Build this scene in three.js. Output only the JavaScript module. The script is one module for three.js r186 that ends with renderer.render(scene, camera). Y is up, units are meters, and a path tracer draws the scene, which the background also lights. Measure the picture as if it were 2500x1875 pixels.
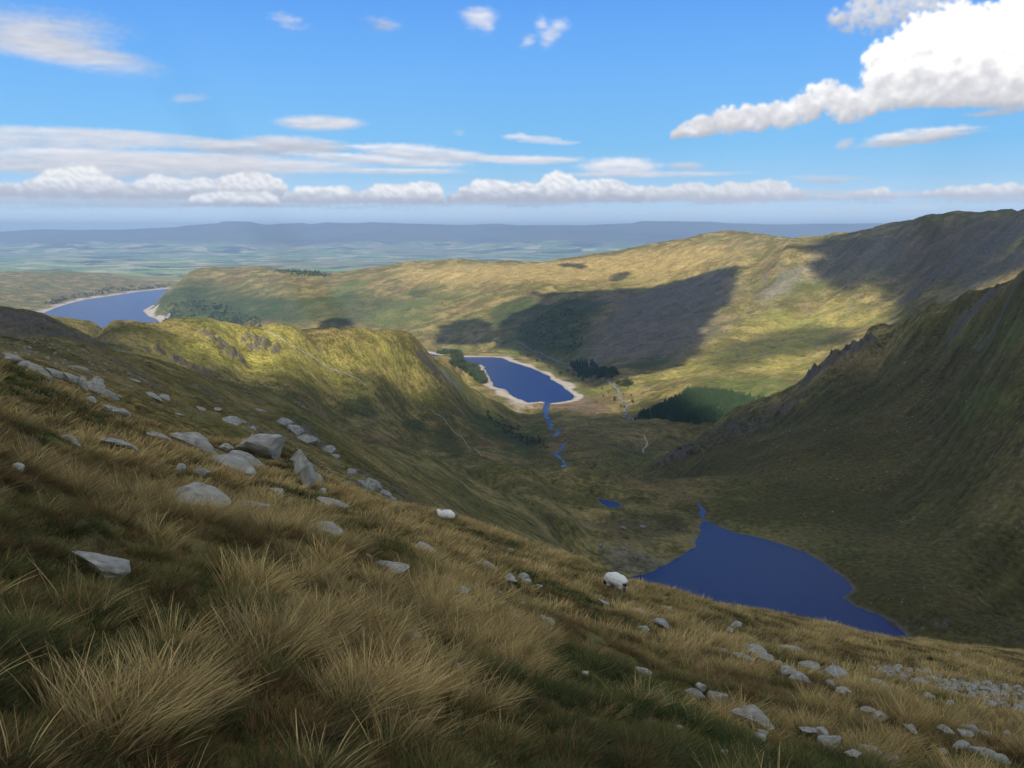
import * as THREE from 'three';
import { mergeGeometries } from 'three/addons/utils/BufferGeometryUtils.js';
import { MarchingCubes } from 'three/addons/objects/MarchingCubes.js';

// ---------------------------------------------------------------- small maths
const { sin, cos, tan, atan2, sqrt, abs, min, max, floor, exp, log, pow, PI, hypot, round } = Math;
const clamp = (x, a, b) => (x < a ? a : x > b ? b : x);
const lerp = (a, b, t) => a + (b - a) * t;
const sst = (a, b, x) => { const t = clamp((x - a) / (b - a), 0, 1); return t * t * (3 - 2 * t); };
function rng(seed) { let s = seed | 0; return () => { s = (s + 0x6d2b79f5) | 0; let t = Math.imul(s ^ (s >>> 15), 1 | s); t = (t + Math.imul(t ^ (t >>> 7), 61 | t)) ^ t; return ((t ^ (t >>> 14)) >>> 0) / 4294967296; }; }
const PERM = new Uint8Array(512), GX = new Float32Array(256), GY = new Float32Array(256);
{ const r = rng(7), p = Array.from({ length: 256 }, (_, i) => i); for (let i = 255; i > 0; i--) { const j = floor(r() * (i + 1)); [p[i], p[j]] = [p[j], p[i]]; } for (let i = 0; i < 512; i++) PERM[i] = p[i & 255]; for (let i = 0; i < 256; i++) { const a = (i / 256) * 2 * PI; GX[i] = cos(a); GY[i] = sin(a); } }
function noise(x, y) {
  const ix = floor(x), iy = floor(y), fx = x - ix, fy = y - iy, X = ix & 255, Y = iy & 255;
  const u = fx * fx * fx * (fx * (fx * 6 - 15) + 10), v = fy * fy * fy * (fy * (fy * 6 - 15) + 10);
  const a = PERM[PERM[X] + Y], b = PERM[PERM[(X + 1) & 255] + Y], c = PERM[PERM[X] + ((Y + 1) & 255)], d = PERM[PERM[(X + 1) & 255] + ((Y + 1) & 255)];
  const n0 = GX[a] * fx + GY[a] * fy, n1 = GX[b] * (fx - 1) + GY[b] * fy, n2 = GX[c] * fx + GY[c] * (fy - 1), n3 = GX[d] * (fx - 1) + GY[d] * (fy - 1);
  return 1.5 * (n0 + u * (n1 - n0) + v * (n2 + u * (n3 - n2) - n0 - u * (n1 - n0)));
}
function fbm(x, y, o = 4, g = 0.5) { let s = 0, a = 0.5, t = 0; for (let i = 0; i < o; i++) { s += a * noise(x, y); t += a; a *= g; const q = x * 1.62 + y * 1.18 + 17.3; y = y * 1.62 - x * 1.18 + 9.1; x = q; } return s / t; }
function ridged(x, y, o = 4) { let s = 0, a = 0.5, t = 0; for (let i = 0; i < o; i++) { s += a * (1 - 2 * abs(noise(x, y))); t += a; a *= 0.5; const q = x * 1.62 + y * 1.18 + 5.7; y = y * 1.62 - x * 1.18 + 3.3; x = q; } return s / t; }

// ---------------------------------------------------------------- camera
// Haweswater-like reservoir surface is y = 0; the eye stands 460 m above it and looks along -z.
const EYE = 460, FPX = 2273, PITCH = 9.3 * PI / 180, CP = cos(PITCH), SP = sin(PITCH);
const scene = new THREE.Scene();
const camera = new THREE.PerspectiveCamera(2 * Math.atan(937.5 / FPX) * 180 / PI, 4 / 3, 0.05, 120000);
camera.position.set(0, EYE, 0);
camera.rotation.x = -PITCH;
// a bearing read off the photograph (2500 x 1875): [x per metre ahead, height per metre ahead]
function sight(px, py) { const X = (px - 1250) / FPX, Y = -(py - 937.5) / FPX, f = CP + Y * SP; return [X / f, (Y * CP - SP) / f]; }
const world = (px, py, D) => { const [u, e] = sight(px, py); return new THREE.Vector3(u * D, EYE + e * D, -D); };
const onLevel = (px, py, y) => { const [u, e] = sight(px, py), D = (y - EYE) / e; return [u * D, -D]; };

// ---------------------------------------------------------------- sun
const SUN = new THREE.Vector3(-0.22, 0.66, 0.70).normalize();
const sun = new THREE.DirectionalLight(new THREE.Color(1, 0.945, 0.84), 5);
sun.name = 'sun';
sun.position.copy(SUN).multiplyScalar(9000);
sun.castShadow = true; sun.shadow.radius = 1.5; sun.shadow.mapSize.set(4096, 4096);
Object.assign(sun.shadow.camera, { left: -6000, right: 6000, top: 6000, bottom: -6000, near: 10, far: 30000 });
scene.add(sun, sun.target);

// ---------------------------------------------------------------- sky: air and clouds, computed by direction
const SKY_W = 4096, SKY_H = 2048;
function makeSky() {
  const data = new Float32Array(SKY_W * SKY_H * 4), D2 = PI / 180;
  const stops = [[-2, .72, .90, 1.05], [0.5, .80, .99, 1.14], [2.0, .56, .82, 1.06], [3.2, .38, .70, 1.0], [5, .25, .61, 1.0], [9, .18, .495, 1.0], [13.5, .12, .375, .95], [25, .07, .25, .74], [50, .05, .19, .62], [90, .045, .165, .55]];
  const clear = (el) => { let i = 0; while (i < stops.length - 2 && el > stops[i + 1][0]) i++; const a = stops[i], b = stops[i + 1], t = clamp((el - a[0]) / (b[0] - a[0]), 0, 1); return [lerp(a[1], b[1], t), lerp(a[2], b[2], t), lerp(a[3], b[3], t)]; };
  const R0 = round(SKY_H * (88 / 180)), S = 360 / SKY_W;                      // degrees per texel
  const colOf = (az) => ((az - 90) / 360 + 0.5) * SKY_W, rowOf = (el) => (el / 180 + 0.5) * SKY_H;
  const under = sst;
  for (let row = 0; row < SKY_H; row++) {
    const el = ((row + 0.5) / SKY_H - 0.5) * 180, base = clear(el), y = sin(el * D2);
    for (let col = 0; col < SKY_W; col++) {
      const o = (row * SKY_W + col) * 4, az = ((col + 0.5) / SKY_W - 0.5) * 360 + 90;
      let [r, g, b] = base;
      if (row >= R0) {
        const azc = az > 180 ? az - 360 : az, out = max(sst(29, 34, abs(azc)), sst(14.5, 19, el));
        if (out > 0) {                                                         // fair-weather cloud all the way round
          let a = 0, lum = 0.85;
          const k = 1 / (max(y, 0) + 0.09), cx = cos(el * D2) * sin(azc * D2) * k, cz = cos(el * D2) * cos(azc * D2) * k;
          const d = fbm(cx * 1.5 + 31, cz * 1.5 + 7, 6, 0.55) + 0.10 + 0.22 * noise(cx * 0.5, cz * 0.5 + 40);
          a = sst(0.02, 0.26, d) * 0.95; lum = lerp(0.95, 0.56, sst(0.1, 0.5, d));
          const band = sst(1, 2.5, el) * (1 - sst(5, 8, el)), d2 = fbm(azc * 0.16 + 3, el * 0.75, 5) + 0.12;
          const a2 = sst(-0.02, 0.22, d2) * band, l2 = lerp(0.66, 0.95, sst(-0.2, 0.3, fbm(azc * 0.3, el * 1.4 + 4, 3)));
          a *= out; const m = (c, w) => c + (w - c) * a, n = (c, w) => c + (w - c) * a2 * out;
          r = n(m(r, lum), l2 * .96); g = n(m(g, lum), l2 * .98); b = n(m(b, lum * 1.03), l2 * 1.03);
        }
      }
      data[o] = r; data[o + 1] = g; data[o + 2] = b; data[o + 3] = 1;
    }
  }
  // the clouds ahead, each given by where it hangs: bearings read off the photograph, turned into azimuth and elevation
  const azel = (px, py) => { const [u, e] = sight(px, py), n = sqrt(1 + u * u); return [Math.atan(u) / D2, Math.atan(e / n) / D2]; };
  const ZL = (x, y) => [x / 1.7696, y / 1.7696], ZR = (x, y) => [1250 + x / 1.7696, y / 1.7696], PXD = 39.7 * 1.7696;
  function paint(x0, x1, y0, y1, f) {
    for (let row = floor(rowOf(y0)); row <= rowOf(y1); row++) for (let col = floor(colOf(x0)); col <= colOf(x1); col++) {
      if (row < R0 || row >= SKY_H) continue;
      const c = f(((col + 0.5) / SKY_W - 0.5) * 360 + 90, ((row + 0.5) / SKY_H - 0.5) * 180);
      if (!c || c[0] <= 0) continue;
      const o = (row * SKY_W + ((col % SKY_W) + SKY_W) % SKY_W) * 4, a = min(1, c[0]);
      for (let k = 0; k < 3; k++) data[o + k] += (c[1 + k] - data[o + k]) * a;
    }
  }
  // a long smooth sheet or lens: bright upper edge, greyer below
  function lens(Z, cx, cy, rx, ry, { tilt = 0, a = 0.9, top = 0.95, low = 0.66, soft = 0.5, rag = 0.25, seed = 0, warm = 0 } = {}) {
    const [ax, ay] = azel(...Z(cx, cy)), RX = rx / PXD, RY = ry / PXD, ct = cos(tilt), st = sin(tilt);
    paint(ax - RX * 1.4, ax + RX * 1.4, ay - RY * 1.8 - RX * abs(st), ay + RY * 1.8 + RX * abs(st), (az, el) => {
      const X = ((az - ax) * ct + (el - ay) * st) / RX, Y = (-(az - ax) * st + (el - ay) * ct) / RY;
      const n = fbm(az * 0.9 / max(0.5, RX) + seed, el * 1.6 / max(RY, 0.15) + seed * 3, 4) * rag + fbm(az * 2.4 + seed, el * 7, 3) * rag * 0.6;
      const d = 1 - sqrt(X * X + Y * Y) + n;
      const al = sst(0, soft, d) * a; if (al <= 0) return null;
      const t = sst(-0.7, 0.75, Y + n * 0.8), v = fbm(az * .55 + seed * 2, el * 4.2 + seed, 4, .6), l = lerp(low, top, t) + .16 * v;
      return [al * clamp(1 + .55 * v, .2, 1.1), l * (.965 + .03 * t), l * (.995 + .005 * t), l * (1.11 - .07 * t)];
    });
  }
  // heaped cloud: a cluster of round puffs over a flat base, lit from the upper left
  function heap(Z, puffs, { base = null, seed = 0, grow = 1, edge = 0.34, lit = 1.12, shade = 0.5, a = 1, soft = 0.22, cut = 26, warm = 0.02, hill = 1 } = {}) {
    const P = puffs.map(([x, y, r]) => [...azel(...Z(x, y)), (r * grow) / PXD]);
    const x0 = min(...P.map((p) => p[0] - p[2] * 1.5)), x1 = max(...P.map((p) => p[0] + p[2] * 1.5)), y0 = min(...P.map((p) => p[1] - p[2] * 1.5)), y1 = max(...P.map((p) => p[1] + p[2] * 1.5));
    const bl = base && base.map(([x, y]) => azel(...Z(x, y)));
    const F = (az, el) => {
      const q = 0.20 * sqrt(min(1, (y1 - y0) / 6)), X = az + q * (fbm(az * 1.1 + seed, el * 1.3, 5, .6) * 3.2), Y = el + q * (fbm(az * 1.1 + 50, el * 1.3 + seed, 5, .6) * 2.2);
      let s = 0, top = 0;
      for (const [px, py, r] of P) { const d = 1 - ((X - px) * (X - px) + (Y - py) * (Y - py)) / (r * r); if (d > -0.6) { const w = exp(4 * d); s += w; top = max(top, d); } }
      if (s <= 0) return -1;
      let v = log(s) / 4 - 0.12 + edge * fbm(az * 2.6 + seed, el * 2.9 + seed, 5, 0.56);
      if (bl) {
        let i = 0; while (i < bl.length - 2 && az > bl[i + 1][0]) i++;
        const t = clamp((az - bl[i][0]) / (bl[i + 1][0] - bl[i][0]), 0, 1), yb = lerp(bl[i][1], bl[i + 1][1], t) + 0.10 * noise(az * 1.6 + seed, 3);
        v = min(v, (el - yb) * 3.2 + 0.12 + 0.12 * noise(az * 3, el * 3));
      }
      return v;
    };
    const tall = max(0.5, y1 - y0);
    paint(x0, x1, y0, y1, (az, el) => {
      const v = F(az, el); if (v <= 0) return null;
      const e = 0.22, h = (q) => sqrt(max(0.0, q)), hx = (h(F(az + e, el)) - h(F(az - e, el))) / (2 * e), hy = (h(F(az, el + e)) - h(F(az, el - e))) / (2 * e);
      const nz = 0.9, nl = sqrt(hx * hx * hill + hy * hy * hill + nz), L = (0.45 * hx + -0.62 * hy + 0.72) / nl;   // the sun stands behind the viewer's left shoulder
      let yb = y0 + 0.15 * tall; if (bl) { let i = 0; while (i < bl.length - 2 && az > bl[i + 1][0]) i++; yb = lerp(bl[i][1], bl[i + 1][1], clamp((az - bl[i][0]) / (bl[i + 1][0] - bl[i][0]), 0, 1)); }
      const up = sst(0, 0.34 * tall, el - yb + 0.22 * tall * fbm(az * 0.9 + seed, el * 1.3 + 9, 4));
      const body = clamp(0.30 + 0.75 * L, 0, 1), l = lerp(shade, lit, clamp(body * 0.65 + 0.35 * up, 0, 1) * lerp(0.45, 1, up)) + 0.05 * fbm(az * 1.4, el * 1.8 + seed, 4);
      return [sst(0, soft, v) * a, l * (1 + warm * up), l, l * (1.05 - 0.05 * up - warm * up)];
    });
  }
  // high thin sheets, far to near
  lens(ZL, 180, 600, 560, 52, { a: .8, top: .86, low: .72, seed: 1 }); lens(ZL, 640, 600, 420, 34, { tilt: -.05, a: .75, top: .84, low: .74, seed: 2 }); lens(ZL, 1150, 640, 400, 34, { a: .85, top: .86, low: .56, seed: 3 });
  lens(ZL, 1280, 620, 260, 34, { tilt: -.03, a: .8, top: .84, low: .56, seed: 4 }); lens(ZL, 330, 700, 760, 58, { a: .85, top: .84, low: .66, seed: 5 }); lens(ZL, 250, 655, 200, 15, { a: .9, top: .98, low: .85, seed: 6 });
  lens(ZL, 830, 690, 640, 40, { a: .85, top: .88, low: .64, seed: 7 }); lens(ZL, 1150, 715, 500, 30, { a: .8, top: .92, low: .74, seed: 8 }); lens(ZL, 1620, 690, 420, 26, { tilt: -.06, a: .9, top: .99, low: .72, seed: 9 });
  lens(ZL, 1850, 665, 330, 40, { tilt: -.06, a: .9, top: .97, low: .7, seed: 10 }); lens(ZL, 2200, 690, 240, 20, { tilt: -.05, a: .9, top: .93, low: .78, seed: 11 }); lens(ZL, 1680, 740, 360, 16, { a: .8, top: .96, low: .7, seed: 12 });
  lens(ZL, 1590, 635, 110, 9, { tilt: -.06, a: .85, top: 1, low: .9, seed: 13 }); lens(ZL, 700, 730, 700, 60, { a: .8, top: .82, low: .66, seed: 14, rag: .4 }); lens(ZR, 90, 690, 260, 20, { a: .85, top: .95, low: .8, seed: 15 });
  lens(ZR, 470, 720, 200, 42, { a: .95, top: 1.02, low: .8, seed: 16 }); lens(ZR, 560, 755, 480, 14, { a: .8, top: .9, low: .74, seed: 17 }); lens(ZR, 750, 718, 95, 22, { a: .65, top: .78, low: .64, seed: 18 });
  lens(ZL, 1385, 532, 215, 38, { a: .92, top: .86, low: .7, seed: 19, rag: .1, soft: .55 }); lens(ZL, 150, 140, 360, 120, { a: .8, top: .68, low: .72, seed: 20, rag: .35, soft: .8 }); lens(ZL, 330, 240, 390, 60, { tilt: -.09, a: .8, top: .68, low: .74, seed: 21, rag: .2, soft: .7 });
  lens(ZL, 820, 422, 95, 24, { tilt: .1, a: .4, top: .75, low: .66, seed: 22, rag: .5, soft: .8 }); lens(ZL, 1240, 92, 95, 30, { tilt: -.2, a: .45, top: .8, low: .7, seed: 23, rag: .7, soft: .9 }); lens(ZL, 1660, 106, 90, 36, { tilt: -.2, a: .5, top: .74, low: .5, seed: 24, rag: .5, soft: .9 });
  lens(ZL, 1985, 573, 34, 18, { a: .35, top: .8, low: .7, seed: 25, soft: .9 }); lens(ZR, 20, 590, 70, 14, { a: .6, top: .95, low: .8, seed: 26, rag: .5 }); lens(ZR, 130, 605, 160, 20, { tilt: -.08, a: .6, top: .95, low: .8, seed: 27, rag: .5 });
  lens(ZR, 1750, 592, 250, 36, { tilt: .10, a: .95, top: .95, low: .55, seed: 28, rag: .35 }); lens(ZR, 1440, 622, 46, 30, { tilt: .3, a: .7, top: .8, low: .62, seed: 29, rag: .4, soft: .8 }); lens(ZR, 1360, 775, 190, 20, { a: .6, top: .8, low: .62, seed: 30, rag: .6, soft: .8 });
  for (const [x, y, r] of [[30, 945, 60], [110, 950, 50], [260, 948, 60], [370, 955, 40], [780, 905, 90], [1350, 885, 40], [1950, 925, 60], [2100, 920, 90], [2200, 915, 60]]) lens(ZL, x, y, r, 12, { a: .5, top: .92, low: .8, seed: x, rag: .7, soft: .8 });
  for (const [x, y, r] of [[290, 915, 70], [760, 915, 60], [920, 922, 40], [1010, 880, 120], [1360, 910, 50], [1490, 905, 80], [1740, 898, 120], [560, 870, 60]]) lens(ZR, x, y, r, 13, { a: .55, top: .95, low: .82, seed: x + 3, rag: .7, soft: .8 });
  // small torn puffs high up
  for (const [x, y, rx, ry, t] of [[2070, 66, 100, 46, 0], [2075, 85, 80, 40, .2], [2110, 108, 46, 38, .9]]) lens(ZL, x, y, rx, ry, { tilt: t, a: .7, top: .9, low: .76, seed: x + 2, rag: .45, soft: 1.0 });
  for (const [x, y, rx, ry, t] of [[185, 125, 78, 44, .3], [165, 165, 60, 40, .8], [125, 110, 34, 44, 0], [70, 178, 46, 26, .5]]) lens(ZR, x, y, rx, ry, { tilt: t, a: .62, top: .9, low: .78, seed: x + 7, rag: .5, soft: 1.0 });
  // low heaps along the horizon
  lens(ZL, 350, 860, 620, 44, { a: .6, top: .72, low: .52, seed: 41, rag: .9 }); lens(ZL, 1150, 870, 520, 34, { a: .6, top: .74, low: .50, seed: 42, rag: .9 }); lens(ZL, 1700, 865, 480, 32, { a: .6, top: .76, low: .52, seed: 43, rag: .9 }); lens(ZL, 2300, 870, 360, 30, { a: .6, top: .74, low: .5, seed: 44, rag: .9 });
  lens(ZR, 650, 850, 420, 34, { a: .6, top: .76, low: .54, seed: 45, rag: .9 }); lens(ZR, 1150, 845, 460, 36, { a: .6, top: .78, low: .60, seed: 46, rag: .9 }); lens(ZR, 1550, 850, 300, 26, { a: .6, top: .8, low: .62, seed: 47, rag: .9 }); lens(ZR, 2080, 840, 330, 34, { a: .6, top: .82, low: .62, seed: 48, rag: .9 });
  // a bank of heaped cloud: lumpy tops over one flat base
  function bank(Z, tops, base, { seed = 0, a = 1, lit = 1.08, shade = .58, rough = 1 } = {}) {
    const T = tops.map(([x, y]) => azel(...Z(x, y))), yb0 = azel(...Z(tops[0][0], base))[1], x0 = T[0][0], x1 = T[T.length - 1][0], ym = max(...T.map((p) => p[1]));
    const bil = (X, Y) => { let s = 0, k = .5, f = 1; for (let i = 0; i < 4; i++) { s += k * abs(noise(X * f + seed * 3.1, Y * f + seed)); k *= .55; f *= 2.1; } return s; };
    const F = (az, el) => {
      const X = az + .16 * fbm(az * 1.7 + seed, el * 2.4, 3), Y = el + .08 * fbm(az * 2 + 9, el * 2 + seed, 3);
      let i = 0; while (i < T.length - 2 && X > T[i + 1][0]) i++;
      const t = clamp((X - T[i][0]) / (T[i + 1][0] - T[i][0]), 0, 1), yt = lerp(T[i][1], T[i + 1][1], t * t * (3 - 2 * t)), ends = sst(x0, x0 + .5, X) * sst(x1, x1 - .5, X);
      const up = (yt - Y) * 2.2 * ends - .35 * (1 - ends) + .55 * rough * (.34 - bil(X * 1.15, Y * 1.5)) , dn = (Y - yb0 - .06 * noise(X * 1.3, seed)) * 4.5 + .25 + .25 * fbm(X * 2.2, Y * 4, 3);
      return min(up, dn);
    };
    paint(x0, x1, yb0 - .3, ym + .5, (az, el) => {
      const v = F(az, el); if (v <= 0) return null;
      const e = .09, B = (p, q) => bil(p * 1.15, q * 1.5), hx = (B(az + e, el) - B(az - e, el)) / e, hy = (B(az, el + e) - B(az, el - e)) / e, L = clamp(.62 + .16 * -hx + -.30 * -hy * -1, 0, 1.2);
      const up = sst(.02, .62, (el - yb0) / max(.3, ym - yb0) + .25 * fbm(az * 1.3 + seed, el * 2, 3)), l = lerp(shade, lit, clamp(up * (.55 + .5 * L), 0, 1));
      return [sst(0, .30, v) * a, l * lerp(.95, 1, up), l * lerp(.985, 1, up), l * lerp(1.10, 1.0, up)];
    });
  }
  bank(ZL, [[-60, 790], [0, 785], [80, 788], [150, 760], [220, 725], [300, 710], [400, 713], [450, 738], [500, 772], [560, 788], [620, 764], [680, 746], [740, 766], [800, 772], [850, 762], [930, 766], [980, 752], [1060, 738], [1150, 743], [1200, 768], [1260, 805]], 848, { seed: 1, rough: .8 });
  bank(ZL, [[770, 872], [810, 858], [840, 838], [940, 824], [1050, 822], [1150, 820], [1190, 838], [1220, 870]], 888, { seed: 2, lit: 1.12 });
  bank(ZL, [[1190, 862], [1220, 845], [1240, 822], [1300, 802], [1400, 802], [1480, 798], [1560, 826], [1620, 792], [1700, 792], [1770, 788], [1830, 780], [1890, 788], [1930, 835]], 874, { seed: 3, lit: 1.12 });
  bank(ZL, [[1910, 850], [1950, 838], [2000, 806], [2070, 772], [2130, 772], [2212, 786], [2262, 778], [2312, 796], [2362, 748], [2412, 734], [2455, 748], [2500, 778], [2560, 772], [2620, 768], [2670, 770], [2720, 798], [2780, 800], [2850, 830]], 872, { seed: 4, lit: 1.16 });
  bank(ZR, [[560, 830], [600, 798], [650, 808], [730, 788], [820, 788], [870, 803], [930, 783], [1010, 788], [1100, 772], [1180, 778], [1220, 812], [1300, 840]], 870, { seed: 5, lit: .98, shade: .64, a: .92 });
  bank(ZR, [[1420, 846], [1450, 828], [1500, 816], [1560, 813], [1610, 802], [1650, 846], [1740, 850], [1780, 823], [1850, 813], [1910, 798], [1960, 798], [2030, 790], [2100, 798], [2150, 785], [2212, 796], [2300, 798], [2400, 800]], 856, { seed: 6, lit: 1.04, shade: .68, a: .88 });
  // the grey sheet and the great heap at the right
  heap(ZR, [[1400, 85, 40], [1480, 70, 66], [1590, 50, 84], [1700, 25, 84], [1800, 10, 70], [1900, -5, 60], [1560, 0, 90]], { seed: 21, a: .85, shade: .52, lit: .82, soft: 1.1, edge: 1.0, grow: 1.15 });
  heap(ZR, [[735, 575, 46], [820, 552, 62], [910, 525, 66], [1000, 500, 68], [1080, 505, 60], [1170, 490, 64], [1260, 470, 70], [1350, 415, 74], [1420, 420, 62], [1440, 480, 70], [1530, 440, 74], [1590, 270, 84], [1610, 330, 80], [1670, 240, 96], [1640, 400, 90], [1720, 330, 120], [1780, 180, 124], [1860, 300, 150], [1900, 130, 116], [1960, 150, 120], [2000, 320, 150], [2100, 170, 140], [2200, 120, 150], [2180, 330, 150], [2300, 260, 220], [1760, 415, 90], [1900, 410, 90], [2060, 400, 90], [2400, 300, 220]],
    { seed: 22, base: [[680, 600], [1100, 578], [1300, 548], [1500, 530], [1600, 482], [1760, 466], [2300, 462], [2500, 460]], shade: .56, lit: 1.3, edge: .62, soft: .5, warm: .03, hill: .7 });
  lens(ZR, 2140, 478, 160, 18, { tilt: .1, a: .7, top: .6, low: .5, seed: 61, rag: .6, soft: .6 });
  const t = new THREE.DataTexture(data, SKY_W, SKY_H, THREE.RGBAFormat, THREE.FloatType);
  t.mapping = THREE.EquirectangularReflectionMapping; t.magFilter = THREE.LinearFilter; t.minFilter = THREE.LinearFilter; t.needsUpdate = true;
  return t;
}
scene.background = scene.environment = makeSky();

// ---------------------------------------------------------------- exposure
const renderer = new THREE.WebGLRenderer({ antialias: true });
renderer.setSize(1024, 768);
renderer.toneMapping = THREE.LinearToneMapping;
renderer.toneMappingExposure = 1;
renderer.shadowMap.enabled = true;
scene.fog = new THREE.FogExp2(new THREE.Color().setRGB(0.50, 0.72, 1.0), 0.000042);

// ---------------------------------------------------------------- shape of the land
// points on the ground: [photo x, photo y, metres ahead]
const CTRL = [];
const add = (list, drop = 0, far = 1.2) => { for (const [x, y, D] of list) { const [u, e] = sight(x, y); CTRL.push([u, log(D), e]); if (drop) CTRL.push([u, log(D * far), e - drop]); } };
const EDGE = [[-200, 800, 26], [0, 885, 30], [150, 955, 32], [270, 1030, 36], [420, 1065, 38], [560, 1088, 38], [640, 1090, 38], [700, 1105, 40], [728, 1139, 40], [791, 1190, 42], [876, 1229, 48], [1017, 1246, 55], [1088, 1270, 54], [1250, 1320, 55], [1400, 1375, 52], [1526, 1412, 50], [1695, 1475, 55], [1850, 1500, 62], [1921, 1514, 66], [2034, 1543, 70], [2260, 1582, 80], [2500, 1605, 90], [2750, 1625, 95]];
const STAND = 2.4;                                                // eye above the turf
const BROW = Array.from({ length: 61 }, (_, i) => { const u = -.75 + 1.5 * i / 60; let w = 0, e = 0, d = 0; for (const [x, y, D] of EDGE) { const q = sight(x, y), k = exp(-pow((q[0] - u) / .11, 2)) + 1e-6; w += k; e += k * q[1]; d += k / D; } return [e / w, d / w]; });
const nearE = (u, D) => { const t = clamp((u + .75) / 1.5, 0, .9999) * 60, i = floor(t), f = t - i, e = lerp(BROW[i][0], BROW[i + 1][0], f), d = lerp(BROW[i][1], BROW[i + 1][1], f), over = abs(u) > .75 ? (abs(u) - .75) * (u < 0 ? .3 : -.3) : 0; return e + over + STAND * (d - 1 / D); };
for (const u of [-1, -.6, -.45, -.3, -.15, 0, .15, .3, .45, .6, 1]) for (const D of [12, 18, 24, 30]) CTRL.push([u, log(D), nearE(u, D)]);

add(EDGE.filter((p) => p[0] > 700), 0.05, 1.45);
add(EDGE.filter((p) => p[0] <= 700), 0.035, 1.35);
for (const [x, y, D] of EDGE.filter((p) => p[0] > 1300)) { const [u] = sight(x, y); CTRL.push([u, log(220), sight(x, y)[1] - 0.075]); }
// shoulder of the hill on the left
add([[-250, 790, 200], [11, 845, 230], [73, 851, 260], [170, 871, 300], [316, 888, 350], [367, 905, 370], [452, 933, 400], [542, 961, 440], [644, 969, 480], [678, 998, 500], [723, 1032, 520], [774, 1071, 540], [819, 1105, 560]], 0.085, 1.24);
for (const [x, D, y] of [[-200, 480, 330], [50, 560, 305], [200, 660, 280], [350, 760, 262], [500, 840, 245], [650, 900, 228], [780, 930, 210], [900, 960, 190], [1000, 1000, 180]]) { const u = sight(x, 900)[0]; CTRL.push([u, log(D), (y - EYE) / D]); }
add([[100, 890, 95], [300, 960, 120], [500, 1010, 150], [600, 1040, 150], [700, 1082, 170], [800, 1165, 200], [950, 1215, 240], [450, 985, 240], [600, 1000, 320], [250, 905, 200], [30, 868, 130]]);
add([[1062, 872, 2750], [1090, 868, 2820], [1113, 868, 2880], [1145, 888, 2850], [1172, 914, 2790], [1192, 936, 2700]], 0.02, 1.1);
// lower spur beside the small lake
add([[870, 1099, 600], [960, 1098, 640], [1000, 1116, 650], [1056, 1133, 665], [1102, 1156, 680], [1186, 1201, 690]], 0.035, 1.1);
add([[1226, 1221, 700], [1316, 1235, 715], [1395, 1275, 725], [1446, 1308, 730]]);
add([[1000, 1195, 380], [1100, 1230, 430], [1250, 1285, 510], [1400, 1350, 560], [1480, 1385, 600], [1400, 1310, 640], [1300, 1265, 640], [1150, 1200, 600]]);
// hummocks that dam the small lake
add([[1113, 1140, 800], [1200, 1148, 830], [1280, 1152, 850], [1380, 1142, 880], [1440, 1150, 880], [1492, 1150, 880], [1540, 1165, 890], [1600, 1180, 900], [1660, 1190, 900]], 0.04, 1.15);
add([[1486, 1232, 800], [1600, 1205, 850], [1690, 1240, 820], [1560, 1330, 690], [1640, 1300, 740], [1500, 1290, 730], [1350, 1200, 820], [1520, 1385, 625]]);
// floor of the valley
add([[1373, 1128, 1500], [1400, 1080, 1750], [1450, 1050, 1950], [1339, 1000, 2400], [1500, 1000, 2300], [1600, 1060, 1900], [1250, 1090, 1650], [1500, 1110, 1560], [1600, 1110, 1500], [1420, 990, 2430]]);
// sunlit ridge on the left: crest, then face
add([[0, 763, 1100], [73, 765, 1120], [113, 778, 1130], [158, 797, 1140], [186, 811, 1170]], 0.03, 1.12);
add([[-250, 740, 1000], [277, 787, 1300], [339, 789, 1340], [390, 792, 1370], [435, 785, 1400], [508, 795, 1440], [542, 799, 1460], [588, 795, 1500], [638, 805, 1540], [684, 792, 1570], [712, 797, 1590], [763, 814, 1640], [808, 812, 1680], [881, 820, 1750], [955, 826, 1810], [994, 831, 1850], [1034, 851, 1920], [1073, 885, 2000], [1119, 919, 2090], [1164, 953, 2200], [1215, 981, 2290]], 0.05, 1.22);
add([[60, 762, 1700], [150, 778, 1720], [235, 800, 1740]], 0.04, 1.25);
add([[0, 820, 950], [100, 840, 980], [250, 850, 1100], [300, 870, 1080], [600, 880, 1400], [600, 960, 1250], [450, 860, 1280], [450, 920, 1150], [800, 900, 1550], [800, 1000, 1400], [850, 1080, 1300], [1000, 900, 1800], [1000, 1000, 1650], [1050, 1090, 1500], [1150, 1000, 2000], [1200, 1050, 1850], [1250, 1030, 2150], [1150, 1110, 1450], [1300, 1110, 1550], [1300, 1050, 2000], [700, 1000, 1230], [1280, 1010, 2350]]);
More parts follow.
